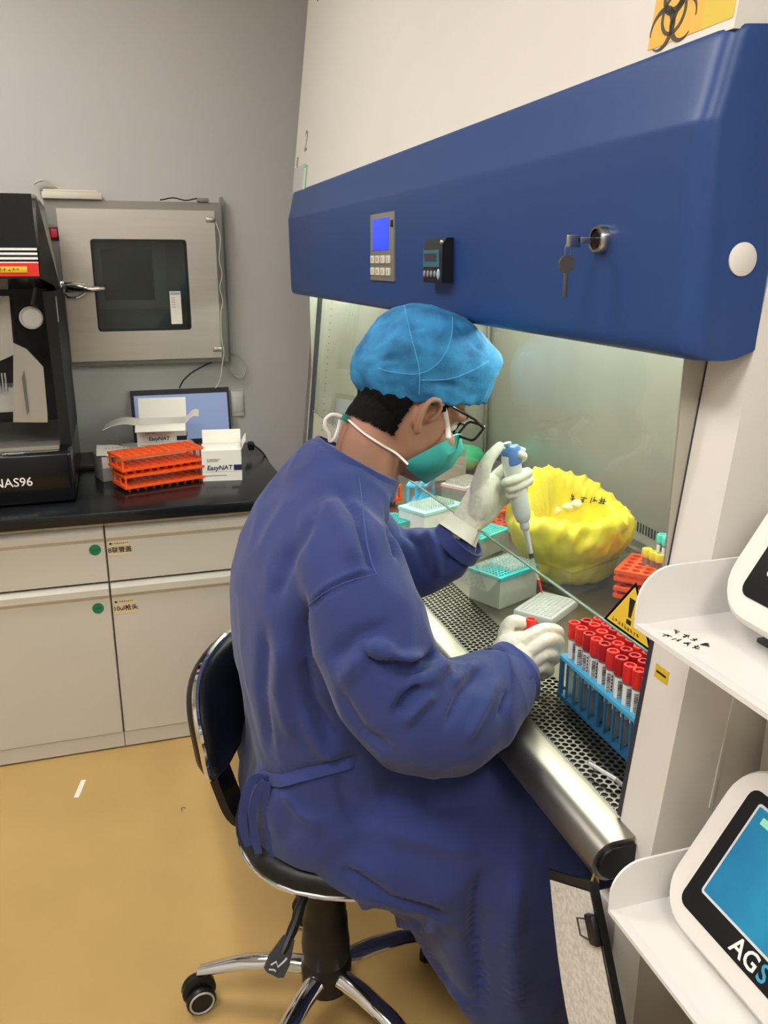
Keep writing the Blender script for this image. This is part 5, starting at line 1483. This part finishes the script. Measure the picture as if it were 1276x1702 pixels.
# 96-well plate
c = atZ(908, 1006, ZS + .014)
wp = thing('well_plate', 'translucent white 96-well plate lying in front of the tip box', 'well plate', (c.x, c.y, ZS), R(36))
Mw = glassy('plate_white', '#f2f3f2', .70, .2)
part('top_deck', shift(rack_mesh(12, 8, .0094, .1276, .0855, .003, .40), .012), Mw, wp, world=False)
part('skirt', B().bb(-.0638, .0638, -.0428, -.0410, 0, .012).bb(-.0638, .0638, .0410, .0428, 0, .012).bb(-.0638, -.0620, -.041, .041, 0, .012).bb(.0620, .0638, -.041, .041, 0, .012), Mw, wp, world=False)
b = B()
for i in range(12):
    for j in range(8): b.cyl((-.0564 + .0094 * (i + .5), -.0376 + .0094 * (j + .5), .0125), (-.0564 + .0094 * (i + .5), -.0376 + .0094 * (j + .5), .001), .0034, .0022, 8, True)
part('well', b, Mw, wp, world=False, kind='stuff')

# tip boxes
def tip_box(label, loc, rz, lid, tips, base_m, tray_m, sz=(.122, .086, .062), group=None):
    t = thing('tip_box', label, 'tip box', loc, rz, group)
    w, d, h = sz; th = .002
    part('base', B().bb(-w / 2, w / 2, -d / 2, d / 2, 0, th).bb(-w / 2, w / 2, -d / 2, -d / 2 + th, th, h).bb(-w / 2, w / 2, d / 2 - th, d / 2, th, h)
         .bb(-w / 2, -w / 2 + th, -d / 2 + th, d / 2 - th, th, h).bb(w / 2 - th, w / 2, -d / 2 + th, d / 2 - th, th, h), base_m, t, world=False)
    part('tray', shift(rack_mesh(12, 8, .0092, w + .004, d + .004, .008, .36), h), tray_m, t, world=False)
    if tips:
        b = B()
        for i in range(12):
            for j in range(8):
                if tips(i, j):
                    x, y = -.0552 + .0092 * (i + .5), -.0368 + .0092 * (j + .5)
                    b.cyl((x, y, h + .018), (x, y, h - .030), .0032, .0012, 8)
        part('tips', b, M_tip, t, world=False, kind='stuff', label='clear pipette tips')
    if lid:
        # hinged clear lid folded back along -x
        L = B()
        lh = .04
        L.bb(-w / 2, w / 2, -d / 2, d / 2, lh - .0015, lh).bb(-w / 2, w / 2, -d / 2, -d / 2 + .0015, 0, lh).bb(-w / 2, w / 2, d / 2 - .0015, d / 2, 0, lh).bb(-w / 2, -w / 2 + .0015, -d / 2, d / 2, 0, lh).bb(w / 2 - .0015, w / 2, -d / 2, d / 2, 0, lh)
        T = Matrix.Translation((-w / 2 - .004, 0, h + .006)) @ Matrix.Rotation(R(-118), 4, 'Y') @ Matrix.Translation((w / 2, 0, 0))
        L._xf(L.bm.verts, T)
        part('lid', L, M_clear, t, world=False, label='clear lid')
    return t
c = atZ(838, 1004, ZS)
tip_box('open pipette tip box with teal tray standing behind the well plate', (c.x + .015, c.y + .040, ZS), R(24), True, lambda i, j: i > 3 or j > 5, M_milky, M_teal)
c = atZ(806, 925, ZS)
tip_box('bright teal tip box half hidden behind the sleeve cuff', (c.x + .01, c.y + .05, ZS), R(30), False, None, M_milky, mat('teal_bright', '#35c4c0', .4), (.122, .086, .045))
c = atZ(712, 892, ZS)
tip_box('white tip box with pale teal tray beneath the blue strip rack', (c.x + .03, c.y + .06, ZS), R(24), False, lambda i, j: True, mat('box_white', '#dfe3e0', .4), mat('teal_pale', '#a9dcd8', .4), (.15, .10, .062))
c = atZ(768, 846, ZS)
tip_box('clear tip box full of pinkish tips behind the gloved left hand', (c.x + .03, c.y + .05, ZS), R(30), False, lambda i, j: True, M_milky, mat('pink_pale', '#f2dedf', .4), (.122, .086, .060))
c = atZ(668, 890, ZS)
tip_box('teal tip box standing on the work surface beside the sleeve', (c.x - .035, c.y + .03, ZS), R(20), False, None, M_milky, M_teal, (.122, .086, .03))
# strip rack and orange racks
c = atZ(700, 846, ZS)
tube_rack('strip_rack', 'light blue strip rack with hanging cups standing behind the white tip box', Vector((c.x + .01, c.y + .03, ZS)), R(60), 10, 3, .0165, .085, M_rackblue, None, True, .005, .006)
c = atZ(618, 845, ZS)
tube_rack('orange_rack', 'orange tube rack showing past the collar inside the cabinet', Vector((c.x + .03, c.y + .05, ZS)), R(15), 5, 4, .0215, .06, M_orange, 'orange racks inside the cabinet')
c = atZ(818, 900, ZS)
tube_rack('orange_rack', 'orange tube rack half hidden by the left sleeve cuff', Vector((c.x + .045, c.y + .11, ZS)), R(20), 5, 4, .0215, .060, M_orange, 'orange racks inside the cabinet')
c = atZ(1078, 985, ZS)
OC = Vector((1.092, 1.412, ZS)); orz = R(-52)
tube_rack('orange_rack', 'orange tube rack beneath another beside the warning triangle', OC, orz, 9, 5, .0235, .036, M_orange, 'orange racks inside the cabinet')
tube_rack('orange_rack', 'orange tube rack carrying yellow-capped tubes beside the warning triangle', OC + Vector((.004, .010, .0365)), orz + .05, 9, 5, .0235, .036, M_orange, 'orange racks inside the cabinet')
M_yc = mat('cap_yellow', '#e8d24a', .4); M_tc = mat('cap_teal', '#5fd8c8', .4)
for i, (u, v, hh, m, lb) in enumerate(((1076, 912, .06, M_yc, 'yellow'), (1088, 917, .06, M_yc, 'yellow'), (1098, 921, .06, M_yc, 'yellow'), (1101, 887, .10, M_tc, 'teal'), (1110, 892, .10, M_tc, 'teal'))):
    p = atZ(u, v, ZS + .045 + hh)
    t = make_tube('short clear tube with %s cap standing in the orange rack' % lb, m, '%s capped tubes in the orange rack' % lb, hh, .0095, .0115, .018, lb == 'teal', 'capped_tube')
    t.location = (p.x, p.y, ZS + .0735 - (.030 if lb == 'teal' else .028))

# yellow waste bag in a clear bin
c = Vector((.978, 1.650, ZS))
bn = thing('waste_bin', 'clear plastic bin holding the yellow waste bag', 'bin', c, R(22))
def ringbox_z(b, w, d, th, z0, z1):
    return b.bb(-w / 2, w / 2, -d / 2, -d / 2 + th, z0, z1).bb(-w / 2, w / 2, d / 2 - th, d / 2, z0, z1).bb(-w / 2, -w / 2 + th, -d / 2 + th, d / 2 - th, z0, z1).bb(w / 2 - th, w / 2, -d / 2 + th, d / 2 - th, z0, z1)
def openbox(b, w, d, h, th):
    return b.bb(-w / 2, w / 2, -d / 2, d / 2, 0, th).bb(-w / 2, w / 2, -d / 2, -d / 2 + th, th, h).bb(-w / 2, w / 2, d / 2 - th, d / 2, th, h).bb(-w / 2, -w / 2 + th, -d / 2 + th, d / 2 - th, th, h).bb(w / 2 - th, w / 2, -d / 2 + th, d / 2 - th, th, h)
part('tub', openbox(B(), .25, .205, .055, .002), M_clear, bn, world=False)
part('rim', ringbox_z(B(), .256, .211, .003, .055, .058), M_clear, bn, world=False)
rg = []
levels = [(.004, .090), (.012, .104), (.035, .110), (.060, .116), (.085, .136), (.115, .144), (.140, .142), (.156, .132)]
def bagpt(a, r, z, top=0.0):
    d = Vector((math.cos(a), math.sin(a), 0))
    back = max(0, math.cos(a - R(88)))          # far side stands higher
    sx, sy = 1.08, .86
    p = Vector((d.x * r * sx, d.y * r * sy, z + top * (.082 * back - .012)))
    p = Matrix.Rotation(R(22), 3, 'Z') @ p
    return c + p
N = 64
for z, r in levels:
    k = min(1, max(0, (z - .09) / .075))
    rg.append([bagpt(2 * PI * i / N, r, z, k) for i in range(N)])
for z, r in ((.150, .108), (.10, .092), (.05, .085), (.030, .05)):
    k = min(1, max(0, (z - .09) / .075))
    rg.append([bagpt(2 * PI * i / N, r, z, k) for i in range(N)])
bm_ = B().loft(rg, True, True)
bag = bm_.mesh('bag', 0)
bm = bmesh.new(); bm.from_mesh(bag); bmesh.ops.subdivide_edges(bm, edges=bm.edges, cuts=2, use_grid_fill=True); bm.to_mesh(bag); bm.free()
co = verts(bag); nn_ = norms(bag)
for i, q in enumerate(co):
    p = Vector(q)
    z = q[2] - ZS
    amp = .3 + .7 * min(1, max(0, (z - .085) / .05))
    d = .018 * noise.noise(p * 14) * amp + .010 * (1 - 2 * abs(noise.noise(p * 26))) * amp + .004 * (1 - 2 * abs(noise.noise(p * 60)))
    co[i] = q + nn_[i] * d
    if co[i][2] < ZS + .003: co[i][2] = ZS + .003
setverts(bag, co); bag.shade_smooth()
M_bag = mat('bag_yellow', '#f6e23c', .34, sss=.3, trans=.0, var=.08, vscale=20)
bb_ = bvh_of(bag)
wb = thing('waste_bag', 'crumpled yellow waste bag with black writing standing open in a clear bin', 'bag', c)
part('bag', bag, M_bag, wb)
h, n = drop(bb_, 952, 826); h2, _ = drop(bb_, 1000, 832)
if h and h2:
    b = B()
    scribble(b, frame(h + n * .004, h2 - h, Vector((0, 0, 1))), 4, .020, 44, .0006, .10)
    part('writing', b, M_print, wb)
for k, (u, v, w_) in enumerate(((948, 850, .03), (962, 846, .026), (925, 858, .022))):
    h, n = drop(bb_, u, v)
    if h:
        single('crumpled_tissue', B().sph(h + Vector((0, .01, .010)), (w_ * .7, w_ * .5, .012), 10), M_paper, ('crumpled white scrap thrown into the yellow waste bag'), 'scrap', 'scraps in the waste bag')
# green bag and clear box behind the mask
p = atZ(782, 800, ZS)
g = B(); g.sph((p.x + .05, p.y + .16, ZS + .045), (.06, .05, .045), 24)
gm = g.mesh('green_bag', 0); co = verts(gm); nn_ = norms(gm)
for i, q in enumerate(co): co[i] = q + nn_[i] * (.012 * noise.noise(Vector(q) * 25))
co[:, 2] = np.maximum(co[:, 2], ZS + .001)
setverts(gm, co); gm.shade_smooth()
single('green_bag', gm, mat('bag_green', '#3fc08a', .45), 'small crumpled green bag lying deep in the cabinet', 'bag', smooth=0)
p = atZ(735, 812, ZS)
cbx = thing('clear_box', 'empty clear plastic box standing behind the pinkish tip box', 'box', (p.x + .04, p.y + .16, ZS), R(15))
part('walls', openbox(B(), .16, .12, .09, .002), M_milky, cbx, world=False)
part('lid', B().bb(-.082, .082, -.062, .062, .0905, .095, .001), M_clear, cbx, world=False)
